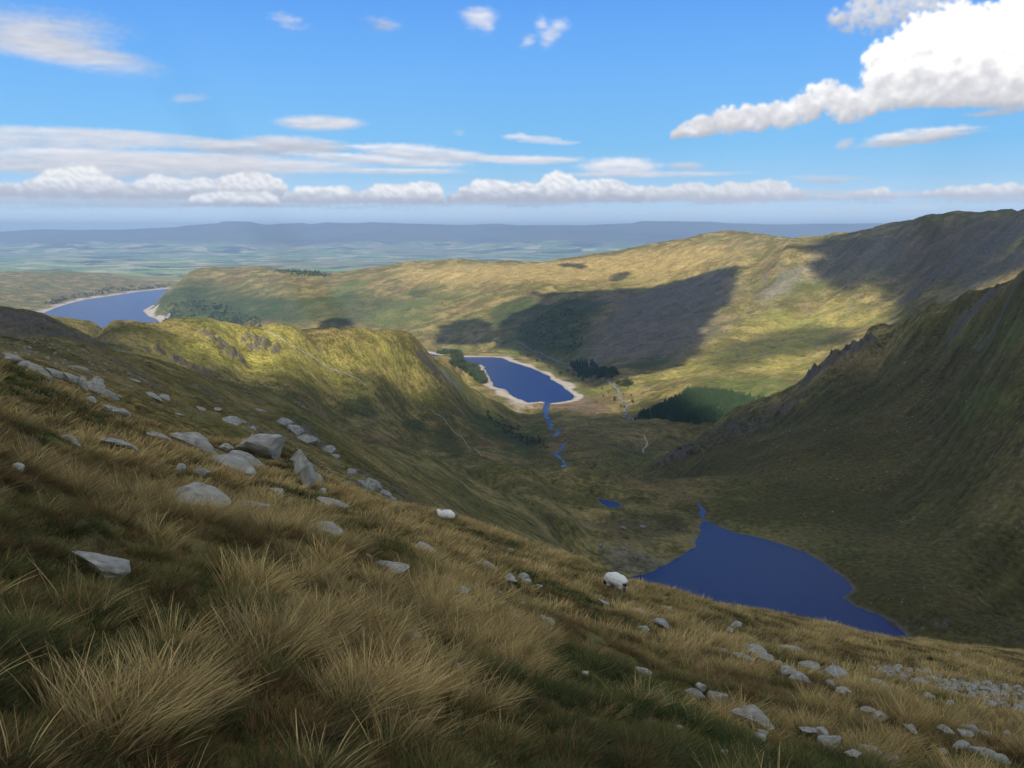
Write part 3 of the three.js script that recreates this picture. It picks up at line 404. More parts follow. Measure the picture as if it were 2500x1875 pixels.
function zone(N, x0, x1, z0, z1, kind, sc = 1) {
  const data = new Uint8Array(N * N * 4), M = 512, Yg = new Float32Array(M * M), T = new Float32Array(M * M * 4);
  const gx = (x1 - x0) / (M - 1), gz = (z1 - z0) / (M - 1), out = (x, z) => abs(x) > -z * 0.70 + 60;
  for (let j = 0; j < M; j++) for (let i = 0; i < M; i++) { const x = x0 + i * gx, z = z0 + j * gz; if (out(x, z) && kind !== 'near') { Yg[j * M + i] = 200; continue; } Yg[j * M + i] = land(x, z); }
  if (kind !== 'plain') for (const p of PATCH) {
    const S = p.soft, i0 = max(0, floor((p.box[0] - S - x0) / gx)), i1 = min(M - 1, floor((p.box[1] + S - x0) / gx) + 1), j0 = max(0, floor((p.box[2] - S - z0) / gz)), j1 = min(M - 1, floor((p.box[3] + S - z0) / gz) + 1);
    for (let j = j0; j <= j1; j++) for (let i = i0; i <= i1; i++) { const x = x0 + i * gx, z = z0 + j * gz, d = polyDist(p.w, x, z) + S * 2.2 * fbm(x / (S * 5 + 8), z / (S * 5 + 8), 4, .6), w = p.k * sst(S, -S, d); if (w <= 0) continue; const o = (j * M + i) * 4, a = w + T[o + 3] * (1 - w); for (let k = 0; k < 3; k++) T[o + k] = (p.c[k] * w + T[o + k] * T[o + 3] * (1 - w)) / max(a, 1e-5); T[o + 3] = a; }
  }
  const o = [0, 0, 0];
  for (let j = 0; j < N; j++) for (let i = 0; i < N; i++) {
    const q = (j * N + i) * 4, x = lerp(x0, x1, (i + .5) / N), z = lerp(z0, z1, (j + .5) / N), D = -z;
    data[q + 3] = 255;
    if (out(x, z) && kind !== 'near') { data[q] = 118; data[q + 1] = 110; data[q + 2] = 62; continue; }
    const gi = clamp((x - x0) / gx, 0, M - 1.01), gj = clamp((z - z0) / gz, 0, M - 1.01), a = floor(gi), b = floor(gj), fa = gi - a, fb = gj - b, m = b * M + a;
    const y = (Yg[m] * (1 - fa) + Yg[m + 1] * fa) * (1 - fb) + (Yg[m + M] * (1 - fa) + Yg[m + M + 1] * fa) * fb;
    const sx = (Yg[m + 1] - Yg[m]) / gx, sz = (Yg[m + M] - Yg[m]) / gz, slope = sqrt(sx * sx + sz * sz);
    if (kind === 'plain') {
      plainColor(x, z, o);
      const hi = sst(60, 260, y + 120 * fbm(x / 2600, z / 2600, 3) + D * D / 14.6e6); mixc(o, [.115, .12, .085], hi); mixc(o, [.06, .07, .055], hi * sst(0, .4, fbm(x / 2200 + 5, z / 2200, 4)) * .7);
      if (D < 11000) { const up = sst(10600, 8600, D); mixc(o, [.26, .225, .09], up * sst(-.3, .3, fbm(x / 700, z / 700, 4)) * .8); mixc(o, C.bracken, up * sst(.0, .3, fbm(x / 420 + 9, z / 420, 4)) * .8); }
    } else if (kind === 'near') {
      const n1 = fbm(x / 9, z / 9, 4), n2 = fbm(x / 1.6, z / 1.6, 4, .6), n3 = fbm(x / 26 + 4, z / 26, 3);
      o[0] = .20; o[1] = .155; o[2] = .06; mixc(o, C.peat, sst(-.1, .5, -n1 - n2 * .6) * .7); mixc(o, C.straw, sst(0, .6, n1 + n2 * .5) * .6); mixc(o, C.rust, sst(.1, .4, n3 + n2 * .3) * .55); mixc(o, C.green, sst(.15, .45, fbm(x / 6 + 30, z / 6, 3)) * .6);
    } else {
      const n1 = fbm(x / 95 + 2, z / 95, 4), n2 = fbm(x / (21 * sc), z / (21 * sc) + 6, 4, .6), n3 = fbm(x / 380 + 8, z / 380 + 1, 4), n4 = fbm(x / (4.4 * sc), z / (4.4 * sc), 3, .7), tr = noise(y / 4.5 + 1.5 * n1, (x + z) / 90) * sst(.12, .35, slope);
      const p = x * 0.8 + D * 0.6, w = D * 0.8 - x * 0.6, stk = fbm(p / (110 * sc), w / (13 * sc), 4, .65) * (x > 100 || D > 2300 ? 1 : .15);
      o[0] = C.olive[0]; o[1] = C.olive[1]; o[2] = C.olive[2];
      mixc(o, C.straw, sst(-.25, .45, n1 + .7 * n2 + .12 * tr + .3 * n4) * .85);
      mixc(o, C.green, sst(.02, .34, n3 + .5 * n2 - .1) * (y < 180 ? .75 : .5));
      mixc(o, C.rust, sst(.12, .4, fbm(x / 160 + 40, z / 160, 4) + .3 * n2) * .5);
      const to = m * 4, tw = lerp(lerp(T[to + 3], T[to + 7], fa), lerp(T[to + M * 4 + 3], T[to + M * 4 + 7], fa), fb);
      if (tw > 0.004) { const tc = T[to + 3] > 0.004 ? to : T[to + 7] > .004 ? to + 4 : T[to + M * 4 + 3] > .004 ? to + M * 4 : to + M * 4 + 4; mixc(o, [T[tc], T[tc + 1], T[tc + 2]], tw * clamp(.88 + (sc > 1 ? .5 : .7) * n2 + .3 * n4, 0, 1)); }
      // grain of tussock, bracken and stones
      const gr = max(.22, 1 + (sc > 1 ? .55 : .85) * n4 + (sc > 1 ? .22 : .45) * n2 + (sc > 1 ? .40 : .7) * stk * sst(.15, .4, slope) + .06 * tr); o[0] *= gr; o[1] *= gr; o[2] *= gr;
      mixc(o, C.bracken, sst(.25, .5, fbm(x / 60 + 90, z / 60, 5, .65) + .4 * n4) * sst(260, 110, y) * .8);
      const cr = cragAt(x, z), rk = cr > 0 ? cr * sst(.34, .8, slope * .7 + .8 * n2 + .6 * n4) : 0; mixc(o, [.175, .15, .12], rk * .85); mixc(o, [.07, .062, .05], rk * sst(.0, .4, n4 + .4 * n2) * .7); mixc(o, C.scree, rk * sst(.25, .5, n4 - .3 * n2) * .5);
      mixc(o, C.scree, sst(.30, .52, n4 * .55 + stk * .6 + .15 * n1) * sst(.2, .45, slope) * .5);
      mixc(o, C.rock, sst(.40, .52, fbm(x / (3.1 * sc) + 70, z / (3.1 * sc), 2) + .25 * n1) * .6);
      // shores
      for (const L of LAKES) {
        if (L.name === 'reservoir') {
          const d = lakeDist(L, x, z, 110); if (d > 110) continue; const wd = (26 + 30 * fbm(x / 170, z / 170, 3) + 10 * n2) * (D > 4600 ? 1.9 : 1), t = sst(wd + 7, wd - 5, d); mixc(o, C.beach, t * (.8 + .3 * n4)); mixc(o, C.mud, t * sst(10, 0, d) * .5);
        } else { const d = lakeDist(L, x, z, 14); if (d > 14) continue; mixc(o, C.rock, sst(5 + 5 * n2, 0, d) * .55); if (d < 0) mixc(o, C.peat, .7); }
      }
    }
    data[q] = SRGB[clamp(round(o[0] * 4096), 0, 4096)]; data[q + 1] = SRGB[clamp(round(o[1] * 4096), 0, 4096)]; data[q + 2] = SRGB[clamp(round(o[2] * 4096), 0, 4096)];
  }
  const t = new THREE.DataTexture(data, N, N, THREE.RGBAFormat, THREE.UnsignedByteType);
  t.colorSpace = THREE.SRGBColorSpace; t.magFilter = THREE.LinearFilter; t.wrapS = t.wrapT = THREE.MirroredRepeatWrapping; t.needsUpdate = true;
  // ground uv is (x, z) in metres
  t.matrixAutoUpdate = false; t.matrix.set(1 / (x1 - x0), 0, -x0 / (x1 - x0), 0, 1 / (z1 - z0), -z0 / (z1 - z0), 0, 0, 1);
  return t;
}
function tileNoise(N, f, seed) {                                    // seamless grain
  const d = new Uint8Array(N * N * 4), v = new Float32Array(N * N);
  for (let j = 0; j < N; j++) for (let i = 0; i < N; i++) {
    const x = i / N, y = j / N, w = (a, b) => f(a + seed, b);
    const a = w(x, y), b = w(x - 1, y), c = w(x, y - 1), e = w(x - 1, y - 1), k = (1 - x) * (1 - y), l = x * (1 - y), m = (1 - x) * y, n = x * y;
    v[j * N + i] = (a * k + b * l + c * m + e * n) / sqrt(k * k + l * l + m * m + n * n);
  }
  for (let i = 0; i < N * N; i++) { const c = clamp(128 + 127 * v[i], 0, 255); d[i * 4] = d[i * 4 + 1] = d[i * 4 + 2] = c; d[i * 4 + 3] = 255; }
  const t = new THREE.DataTexture(d, N, N); t.magFilter = THREE.LinearFilter; t.wrapS = t.wrapT = THREE.RepeatWrapping; t.needsUpdate = true; return t;
}
const grain = tileNoise(1024, (x, y) => fbm(x * 9, y * 9, 7, 0.72), 3);
const grainAt = (metres) => { const t = grain.clone(); t.repeat.set(1 / metres, 1 / metres); t.needsUpdate = true; return t; };
const groundMats = [
  new THREE.MeshStandardMaterial({ name: 'tussock floor', roughness: 1, map: zone(1024, -85, 105, -130, 20, 'near'), bumpMap: grainAt(7), bumpScale: 0.25 }),
  new THREE.MeshStandardMaterial({ name: 'fell grass', roughness: 1, map: zone(2048, -1300, 1300, -2150, -60, 'fell'), bumpMap: grainAt(75), bumpScale: 6 }),
  new THREE.MeshStandardMaterial({ name: 'moor grass', roughness: 1, map: zone(2048, -5600, 4300, -9400, -1700, 'fell', 2.6), bumpMap: grainAt(420), bumpScale: 15 }),
  new THREE.MeshStandardMaterial({ name: 'farmed plain', roughness: 1, map: zone(2048, -25000, 25000, -46500, -7000, 'plain') }),
];
for (const m of groundMats) m.specularIntensity = 0.15;

// ---------------------------------------------------------------- the ground: one sheet out to the far range
const ground = (() => {
  const rows = [], cuts = [], add2 = (a, b, n) => { for (let i = 1; i <= n; i++) rows.push(a * pow(b / a, i / n)); };
  for (let D = -120; D < 2; D += 4) rows.push(D);
  rows.push(2); add2(2, 40, 170); add2(40, 100, 90); cuts.push(rows.length - 1); add2(100, 450, 150); add2(450, 2000, 340); cuts.push(rows.length - 1); add2(2000, 8600, 300); cuts.push(rows.length - 1); add2(8600, 46000, 130);
  const cols = [], NC = 680, W = 0.66; for (let i = -24; i < 0; i++) cols.push(-W + i * 0.027); for (let i = 0; i <= NC; i++) cols.push(-W + 2 * W * i / NC); for (let i = 1; i <= 24; i++) cols.push(W + i * 0.027);
  const nc = cols.length, n = rows.length * nc, pos = new Float32Array(n * 3), uv = new Float32Array(n * 2), idx = new Uint32Array((rows.length - 1) * (nc - 1) * 6);
  let k = 0; for (const D of rows) for (const u of cols) { const x = u * sqrt(D * D + 16), z = -D; pos[k * 3] = x; pos[k * 3 + 1] = land(x, z); pos[k * 3 + 2] = z; uv[k * 2] = x; uv[k * 2 + 1] = z; k++; }
  k = 0; for (let j = 0; j < rows.length - 1; j++) for (let i = 0; i < nc - 1; i++) { const a = j * nc + i, b = a + 1, c = a + nc, d = c + 1; idx[k++] = a; idx[k++] = b; idx[k++] = d; idx[k++] = a; idx[k++] = d; idx[k++] = c; }
  const g = new THREE.BufferGeometry(); g.setAttribute('position', new THREE.BufferAttribute(pos, 3)); g.setAttribute('uv', new THREE.BufferAttribute(uv, 2)); g.setIndex(new THREE.BufferAttribute(idx, 1)); g.computeVertexNormals();
  const per = (nc - 1) * 6, e = [0, ...cuts, rows.length - 1]; for (let m = 0; m < 4; m++) g.addGroup(e[m] * per, (e[m + 1] - e[m]) * per, m);
  const o = new THREE.Mesh(g, groundMats); o.name = 'ground'; o.userData.kind = 'structure'; o.castShadow = o.receiveShadow = true; scene.add(o); return o;
})();
console.log('ground', Date.now() % 1e6);

// ---------------------------------------------------------------- water
const ripple = tileNoise(512, (x, y) => fbm(x * 14, y * 14, 4, 0.6), 11);
const rippleAt = (m) => { const t = ripple.clone(); t.repeat.set(1 / m, 1 / m); t.needsUpdate = true; return t; };
const waterMat = new THREE.MeshPhysicalMaterial({ name: 'lake water', color: new THREE.Color().setRGB(.002, .014, .095), roughness: 0.2, ior: 1.33, specularIntensity: .5, bumpMap: rippleAt(26), bumpScale: 0.5 });
const structure = (o, name) => { o.name = name; o.userData.kind = 'structure'; o.castShadow = o.receiveShadow = true; scene.add(o); return o; };
for (const L of LAKES) {
  const cx = L.pts.reduce((s, p) => s + p[0], 0) / L.pts.length, cz = L.pts.reduce((s, p) => s + p[1], 0) / L.pts.length;
  // the sheet runs a little under the shore, which rises through it
  const grow = L.name === 'reservoir' ? 26 : L.name === 'small' ? 7 : 3, n = L.pts.length;
  const P = L.pts.map(([x, z], i) => { const [ax, az] = L.pts[(i + n - 1) % n], [bx, bz] = L.pts[(i + 1) % n]; let nx = bz - az, nz = ax - bx; const l = hypot(nx, nz); nx /= l; nz /= l; if (polyDist(L.pts, x + nx * 0.5, z + nz * 0.5) < 0) { nx = -nx; nz = -nz; } return new THREE.Vector2(x + nx * grow, -(z + nz * grow)); });
  const g = new THREE.ShapeGeometry(new THREE.Shape(P)), q = g.attributes.position, uv = new Float32Array(q.count * 2); for (let i = 0; i < q.count; i++) { uv[i * 2] = q.getX(i); uv[i * 2 + 1] = q.getY(i); } g.setAttribute('uv', new THREE.BufferAttribute(uv, 2));
  g.rotateX(-PI / 2); const m = structure(new THREE.Mesh(g, waterMat), L.name === 'reservoir' ? 'reservoir_water' : L.name === 'small' ? 'lake_water' : 'tarn_water'); m.position.y = L.level;
}

// ---------------------------------------------------------------- clouds overhead whose shadows lie on the fells
const CLOUD_Y = 1500;
const cloudMat = new THREE.MeshPhysicalMaterial({ name: 'cloud', color: 0xffffff, roughness: 1, specularIntensity: 0, transmission: 0.25, thickness: 0, vertexColors: true, transparent: true, side: THREE.DoubleSide });
const aloft = (p) => { const t = (CLOUD_Y - p.y) / SUN.y; return [p.x + SUN.x * t, p.z + SUN.z * t]; };
const spot = (a) => (a.length === 2 ? hit(a[0], a[1], 60) : (() => { const x = sight(a[0], 800)[0] * a[2], z = -a[2]; return new THREE.Vector3(x, a[2] > 0 ? land(x, z) : EYE, z); })());
function shadeCloud(label, pts, { soft = 30, rag = 60, thick = 130, dense = 0.97, seed = 0, thin = null, cell = 20 } = {}) {
  const poly = pts.map((a) => (a.isVector3 ? a : spot(a))).filter(Boolean).map(aloft), xs = poly.map((p) => p[0]), zs = poly.map((p) => p[1]), M = soft + rag;
  const x0 = min(...xs) - M, x1 = max(...xs) + M, z0 = min(...zs) - M, z1 = max(...zs) + M, nx = Math.ceil((x1 - x0) / cell) + 1, nz = Math.ceil((z1 - z0) / cell) + 1;
  const den = new Float32Array(nx * nz), dist = new Float32Array(nx * nz);
  for (let j = 0; j < nz; j++) for (let i = 0; i < nx; i++) {
    const x = x0 + i * cell, z = z0 + j * cell, d = polyDist(poly, x, z) + rag * 1.3 * fbm(x / (rag * 3.2) + seed, z / (rag * 3.2) + seed * 2, 5, .58);
    dist[j * nx + i] = -d; den[j * nx + i] = sst(soft, -soft, d) * (thin ? thin(x, z) : 1);
  }
  const pos = [], col = [], idx = [], id = new Int32Array(nx * nz * 2).fill(-1);
  const vert = (i, j, top) => {
    const k = (j * nx + i) * 2 + top; if (id[k] >= 0) return id[k];
    const x = x0 + i * cell, z = z0 + j * cell, w = clamp((dist[j * nx + i] + soft * 0.3) / 900, 0, 1), h = w * (0.6 + 0.5 * fbm(x / 120 + seed, z / 120, 4) + 0.25 * noise(x / 37, z / 37));
    pos.push(x, CLOUD_Y + (top ? thick * h + 2 : -thick * 0.25 * h - 2), z); col.push(1, 1, 1, den[j * nx + i] * dense);
    return (id[k] = pos.length / 3 - 1);
  };
  for (let j = 0; j < nz - 1; j++) for (let i = 0; i < nx - 1; i++) {
    const k = j * nx + i; if (max(den[k], den[k + 1], den[k + nx], den[k + nx + 1]) <= 0.002) continue;
    for (const t of [0, 1]) { const a = vert(i, j, t), b = vert(i + 1, j, t), c = vert(i, j + 1, t), d = vert(i + 1, j + 1, t); if (t) idx.push(a, c, b, b, c, d); else idx.push(a, b, c, b, d, c); }
  }
  const g = new THREE.BufferGeometry(); g.setAttribute('position', new THREE.Float32BufferAttribute(pos, 3)); g.setAttribute('color', new THREE.Float32BufferAttribute(col, 4)); g.setIndex(idx); g.computeVertexNormals();
  const o = new THREE.Mesh(g, cloudMat); o.name = numbered('cloud'); o.castShadow = true; o.userData = { label, category: 'cloud', group: 'clouds above the frame that shade the fells' }; scene.add(o); return o;
}
const names = new Map();
function numbered(n) { const k = names.get(n) ?? 0; names.set(n, k + 1); return k ? n + '_' + String(k).padStart(3, '0') : n; }
shadeCloud('broad cloud overhead shading the near slope and the small lake', [new THREE.Vector3(-1500, EYE, 700), [-900, 0, 900], [-400, 0, 1250], [0, 0, 1330], [200, 0, 1400], [330, 800], [345, 850], [395, 885], [440, 882], [508, 893], [565, 919], [621, 930], [706, 944], [763, 956], [847, 956], [881, 936], [960, 930], [1073, 942], [1130, 958], [1209, 985], [1270, 1010], [1400, 1005], [1520, 1012], [1600, 985], [1740, 1000], [1800, 0, 1800], [2050, 0, 1720], [2300, 0, 1560], [2500, 0, 1400], [3000, 0, 1300], new THREE.Vector3(2200, EYE, 600)], { soft: 70, rag: 70, thick: 240, seed: 1, cell: 26, dense: .985, thin: (x, z) => { const o = aloft(new THREE.Vector3(0, EYE, -20)), d = hypot(x - o[0], z - o[1]); return lerp(.74, 1, sst(60, 190, d)); } });
shadeCloud('cloud shading the steep dull fellside above the reservoir', [[1295, 714], [1476, 707], [1590, 699], [1700, 674], [1781, 651], [1806, 650], [1792, 690], [1775, 735], [1740, 775], [1712, 800], [1722, 835], [1690, 880], [1640, 902], [1560, 915], [1500, 932], [1440, 945], [1390, 925], [1330, 886], [1270, 862], [1212, 845], [1205, 800], [1250, 765], [1330, 737]], { soft: 16, rag: 36, thick: 60, seed: 2, cell: 14 });
shadeCloud('small cloud shading the wooded foot of the moor', [[1060, 838], [1080, 797], [1120, 780], [1170, 778], [1200, 790], [1210, 832], [1130, 842]], { soft: 14, rag: 24, thick: 30, seed: 3, cell: 12 });
shadeCloud('small cloud shading the bracken behind the sunlit ridge', [[768, 806], [778, 795], [800, 779], [850, 776], [862, 790], [850, 808]], { soft: 18, rag: 26, thick: 30, seed: 4, cell: 12 });
shadeCloud('long cloud shading the dark moor at the right', [[1930, 604], [2000, 622], [1985, 662], [2060, 705], [2110, 685], [2160, 695], [2190, 730], [2235, 765], [2330, 727], [2420, 692], [2496, 650], [2700, 0, 1900], [3000, 0, 2400], [2900, 0, 3400], [2500, 0, 3500], [2324, 0, 3800], [2154, 0, 4100], [2020, 582]], { soft: 45, rag: 60, thick: 140, seed: 5, cell: 22 });
shadeCloud('thin cloud drawing a soft band across the sunlit fellside', [[1719, 862], [1780, 838], [1843, 817], [1967, 795], [2092, 806], [2060, 835], [2013, 845], [1900, 870], [1800, 900], [1720, 905]], { soft: 50, rag: 40, thick: 40, dense: .6, seed: 6, cell: 16 });
shadeCloud('scrap of cloud shading the brow of the moor', [[1363, 647], [1385, 643], [1415, 645], [1438, 656], [1410, 658], [1380, 652]], { soft: 16, rag: 40, thick: 30, seed: 7, cell: 14 });
shadeCloud('torn strip of cloud shading the moor below the rounded top', [[1470, 690], [1495, 675], [1541, 660], [1535, 672], [1515, 688]], { soft: 16, rag: 40, thick: 30, seed: 8, cell: 14 });

// ---------------------------------------------------------------- helpers for things
function tag(o, label, category, group) { o.userData.label = label; o.userData.category = category; if (group) o.userData.group = group; return o; }
function shade(o) { o.traverse((m) => { if (m.isMesh) m.castShadow = m.receiveShadow = true; }); return o; }
function put(o, name, label, category, group) { o.name = numbered(name); tag(o, label, category, group); shade(o); scene.add(o); return o; }
function tinted(g, f) { const p = g.attributes.position, n = g.attributes.normal, c = new Float32Array(p.count * 3), o = [0, 0, 0]; for (let i = 0; i < p.count; i++) { f(p.getX(i), p.getY(i), p.getZ(i), o, n ? n.getY(i) : 0); c.set(o, i * 3); } g.setAttribute('color', new THREE.BufferAttribute(c, 3)); return g; }
const trail = (pts, step = 6) => {                                  // photo points on the ground, joined by a smooth line
  const P = pts.map(([x, y, D]) => (D ? world(x, y, D) : hit(x, y, 60))).filter(Boolean), c = new THREE.CatmullRomCurve3(P, false, 'centripetal'), n = max(2, round(c.getLength() / step));
  return c.getSpacedPoints(n).map((p) => new THREE.Vector3(p.x, land(p.x, p.z), p.z));
};
function ribbon(P, wide, lift, rag = 0.2) {
  const pos = [], uv = [], idx = []; let s = 0;
  P.forEach((p, i) => { const a = P[max(0, i - 1)], b = P[min(P.length - 1, i + 1)]; let dx = b.x - a.x, dz = b.z - a.z; const l = hypot(dx, dz) || 1; dx /= l; dz /= l; if (i) s += p.distanceTo(P[i - 1]);
    const w = (typeof wide === 'function' ? wide(i / (P.length - 1)) : wide) * (1 + rag * noise(s / 14, 3.3)); for (const k of [-1, 0, 1]) { const x = p.x - dz * w / 2 * k, z = p.z + dx * w / 2 * k; pos.push(x, max(land(x, z), p.y - 0.2) + lift, z); uv.push(x, -z); } if (i) { const o = i * 3; for (const k of [0, 1]) idx.push(o - 3 + k, o + k, o + k + 1, o - 3 + k, o + k + 1, o - 2 + k); } });
  const g = new THREE.BufferGeometry(); g.setAttribute('position', new THREE.Float32BufferAttribute(pos, 3)); g.setAttribute('uv', new THREE.Float32BufferAttribute(uv, 2)); g.setIndex(idx); g.computeVertexNormals(); return g;
}
// ---------------------------------------------------------------- streams, road, paths
const streamMat = new THREE.MeshPhysicalMaterial({ name: 'stream water', color: new THREE.Color().setRGB(.012, .03, .10), roughness: 0.2, ior: 1.33, bumpMap: rippleAt(9), bumpScale: 0.3 });
structure(new THREE.Mesh(ribbon(trail([[1337, 982], [1333, 1000], [1333, 1014], [1339, 1028], [1346, 1042], [1345, 1048], [1366, 1052], [1362, 1058], [1350, 1067]]), (t) => lerp(17, 7, t), 0.5, .5), streamMat), 'stream');
structure(new THREE.Mesh(ribbon(trail([[1392, 1081], [1374, 1088], [1371, 1100], [1357, 1111], [1366, 1118], [1376, 1128], [1377, 1142]]), 6, 0.5, .7), streamMat), 'stream_001');
structure(new THREE.Mesh(ribbon(trail([[1722, 1276], [1713, 1258], [1717, 1248], [1709, 1238], [1704, 1229]], 3), 4.2, 0.25, .7), streamMat), 'stream_002');
const roadMat = new THREE.MeshStandardMaterial({ name: 'asphalt', color: new THREE.Color().setRGB(.17, .165, .16), roughness: .95 }), dirtMat = new THREE.MeshStandardMaterial({ name: 'worn path', color: new THREE.Color().setRGB(.42, .37, .27), roughness: 1 });
structure(new THREE.Mesh(ribbon(trail([[1060, 838], [1150, 832], [1200, 830], [1226, 834], [1282, 845], [1339, 873], [1384, 893]], 14), 6.5, 0.9, .05), roadMat), 'road');
structure(new THREE.Mesh(ribbon(trail([[1470, 930], [1500, 945], [1510, 953], [1509, 968], [1520, 980], [1536, 988], [1525, 1000], [1530, 1012], [1545, 1024]], 10), 6, 0.7, .05), roadMat), 'road_001');
structure(new THREE.Mesh(ribbon(trail([[1572, 1062], [1580, 1078], [1578, 1090], [1570, 1098], [1570, 1106]], 5), 3, 0.4, .5), dirtMat), 'path');

// ---------------------------------------------------------------- dry stone walls
const wallMat = new THREE.MeshStandardMaterial({ name: 'wall stone', vertexColors: true, roughness: 1 });
function stoneWall(pts, high, label) {
  const P = trail(pts, 2.4), r = rng(51), gs = [];
  for (let i = 0; i < P.length - 1; i++) for (let k = 0; k < 2; k++) { const a = P[i], b = P[i + 1], g = new THREE.DodecahedronGeometry(0.8, 0); g.scale(1.5 + .4 * r(), high * (.42 + .16 * r()), 0.7 + .2 * r()); g.rotateY(-atan2(b.z - a.z, b.x - a.x) + .2 * (r() - .5)); g.translate(lerp(a.x, b.x, r()), lerp(a.y, b.y, .5) + high * (.28 + .42 * k), lerp(a.z, b.z, .5)); const v = .8 + .4 * r(); tinted(g, (x, y, z, o) => { o[0] = .44 * v; o[1] = .41 * v; o[2] = .33 * v; }); gs.push(g); }
  put(new THREE.Mesh(mergeGeometries(gs), wallMat), 'stone_wall', label, 'wall');
}
stoneWall([[655, 811], [700, 838], [760, 871], [830, 908], [893, 941]], 1.9, 'pale dry stone wall running down the sunlit face of the left ridge');
stoneWall([[1051, 1000], [1090, 1032], [1130, 1072], [1175, 1115]], 1.4, 'thin stone wall slanting down the shaded foot of the left ridge');

// ---------------------------------------------------------------- rocks
function rockGeo(seed, detail, flat, deep = 0.8) {
  const g = new THREE.IcosahedronGeometry(1, detail), p = g.attributes.position, r = rng(seed), cuts = Array.from({ length: 13 }, () => { const v = new THREE.Vector3(r() - .5, (r() - .5) * 1.2, r() - .5).normalize(); return [v, .42 + .36 * r()]; }), v = new THREE.Vector3();
  for (let i = 0; i < p.count; i++) {
    v.fromBufferAttribute(p, i); const n = v.clone();
    for (const [c, d] of cuts) { const t = v.dot(c) - d; if (t > 0) v.addScaledVector(c, -t * .97); }
    v.multiplyScalar(1 + .16 * fbm(n.x * 2.2 + seed, n.y * 2.2 + n.z * 1.7, 5, .6) + .05 * noise(n.x * 7 + n.z * 5, n.y * 9 + seed));
    v.y += .05 * Math.round(v.y * 4.5) - v.y * .05;                   // bedding
    p.setXYZ(i, v.x, v.y * flat, v.z * deep);
  }
  g.deleteAttribute('normal'); g.deleteAttribute('uv'); g.computeVertexNormals();
  return tinted(g, (x, y, z, o) => {
    const a = fbm(x * 3 + seed, z * 3 + y * 2, 4), b = fbm(x * 9 + 4, z * 9 + y * 7 + seed, 3), k = clamp(.255 * (1 + .5 * a + .5 * b), .06, .5);
    o[0] = k * 1.06; o[1] = k * .96; o[2] = k * .80; const li = sst(.18, .38, fbm(x * 5 + 20, z * 5 + y * 5, 3)); mixc(o, [.27, .27, .17], li * .6); mixc(o, [.44, .40, .32], sst(.25, .45, b) * .6); mixc(o, [.08, .075, .065], sst(.25, .42, -b) * .6);
  });
}
const rockMat = new THREE.MeshStandardMaterial({ name: 'lichened rock', vertexColors: true, roughness: .95, flatShading: false, });
const slabs = [1, 2, 3, 4, 5].map((s) => rockGeo(s * 13, 4, .34, .72)), boulders = [1, 2, 3, 4].map((s) => rockGeo(s * 29 + 5, 4, .62, .85)), stones = [1, 2, 3, 4, 5, 6].map((s) => rockGeo(s * 7 + 101, 2, .6, .8));
const ROCKS = [];                                                    // footprints, kept clear of grass
const fall = (x, z) => { const e = .6; return new THREE.Vector3(land(x - e, z) - land(x + e, z), 2 * e, land(x, z - e) - land(x, z + e)).normalize(); };
function rock(px, py, w, kind, label, group, { k = 0, turn = 0, sink = .25, tall = 1, name = 'rock', deep = 1, from = 6 } = {}) {
  const p = hit(px, py, from); if (!p) return;
  const D = -p.z, size = w * 1.16 * hypot(D, p.x) / FPX / 2, geo = kind === 'slab' ? slabs[k % 5] : kind === 'boulder' ? boulders[k % 4] : stones[k % 6], o = new THREE.Mesh(geo, rockMat);
  const n = fall(p.x, p.z).lerp(new THREE.Vector3(0, 1, 0), kind === 'slab' ? .25 : .6).normalize();
  o.quaternion.setFromUnitVectors(new THREE.Vector3(0, 1, 0), n).multiply(new THREE.Quaternion().setFromAxisAngle(new THREE.Vector3(0, 1, 0), turn));
  o.scale.set(size, size * tall, size * deep); const hgt = size * tall * (kind === 'slab' ? .34 : .6);
  o.position.set(p.x, p.y + hgt * (1 - 2 * sink) * .7 + (D < 110 ? .06 : 0), p.z);
  const l = hypot(p.x, p.z); ROCKS.push([p.x, p.z, size * .95], [p.x - p.x / l * size * .8, p.z - p.z / l * size * .8, size * .8]);
  return put(o, name, label, 'rock', group);
}
const NTH = ['first', 'second', 'third', 'fourth', 'fifth', 'sixth', 'seventh', 'eighth', 'ninth', 'tenth', 'eleventh', 'twelfth', 'thirteenth', 'fourteenth', 'fifteenth', 'sixteenth', 'seventeenth', 'eighteenth', 'nineteenth', 'twentieth', 'twenty-first', 'twenty-second', 'twenty-third', 'twenty-fourth', 'twenty-fifth', 'twenty-sixth', 'twenty-seventh', 'twenty-eighth', 'twenty-ninth', 'thirtieth'];
const inOrder = (list, f) => [...list].sort((a, b) => a[0] - b[0]).forEach((a, i) => f(a, NTH[i] + ' from the left', i));
// the outcrop of slabs left of centre
rock(647, 1118, 118, 'boulder', 'largest pale boulder, its blunt end jutting over the grass above the outcrop', null, { k: 0, tall: 1.0, turn: .3, sink: .1 });
rock(603, 1137, 78, 'slab', 'pale slab propped under the left side of the largest boulder', null, { k: 1, tall: 1.5, turn: -.2, sink: .1 });
rock(559, 1149, 158, 'slab', 'long pale slab lying in the grass below the largest boulder', null, { k: 2, tall: .9, turn: -.1, sink: .1 });
rock(477, 1097, 130, 'slab', 'long low slab in the grass up and left of the long pale slab', null, { k: 3, tall: .8, sink: .1 });
rock(385, 1076, 56, 'slab', 'leftmost flat slab of the outcrop, half sunk in grass', null, { k: 4, tall: .9, sink: .1 });
rock(553, 1103, 32, 'stone', 'small stone between the low slab and the largest boulder', null, { k: 1, sink: .1 });
rock(440, 1161, 36, 'stone', 'small angular stone left of the long pale slab, nearer the tussocks', null, { k: 2, tall: 1.1, sink: .1 });
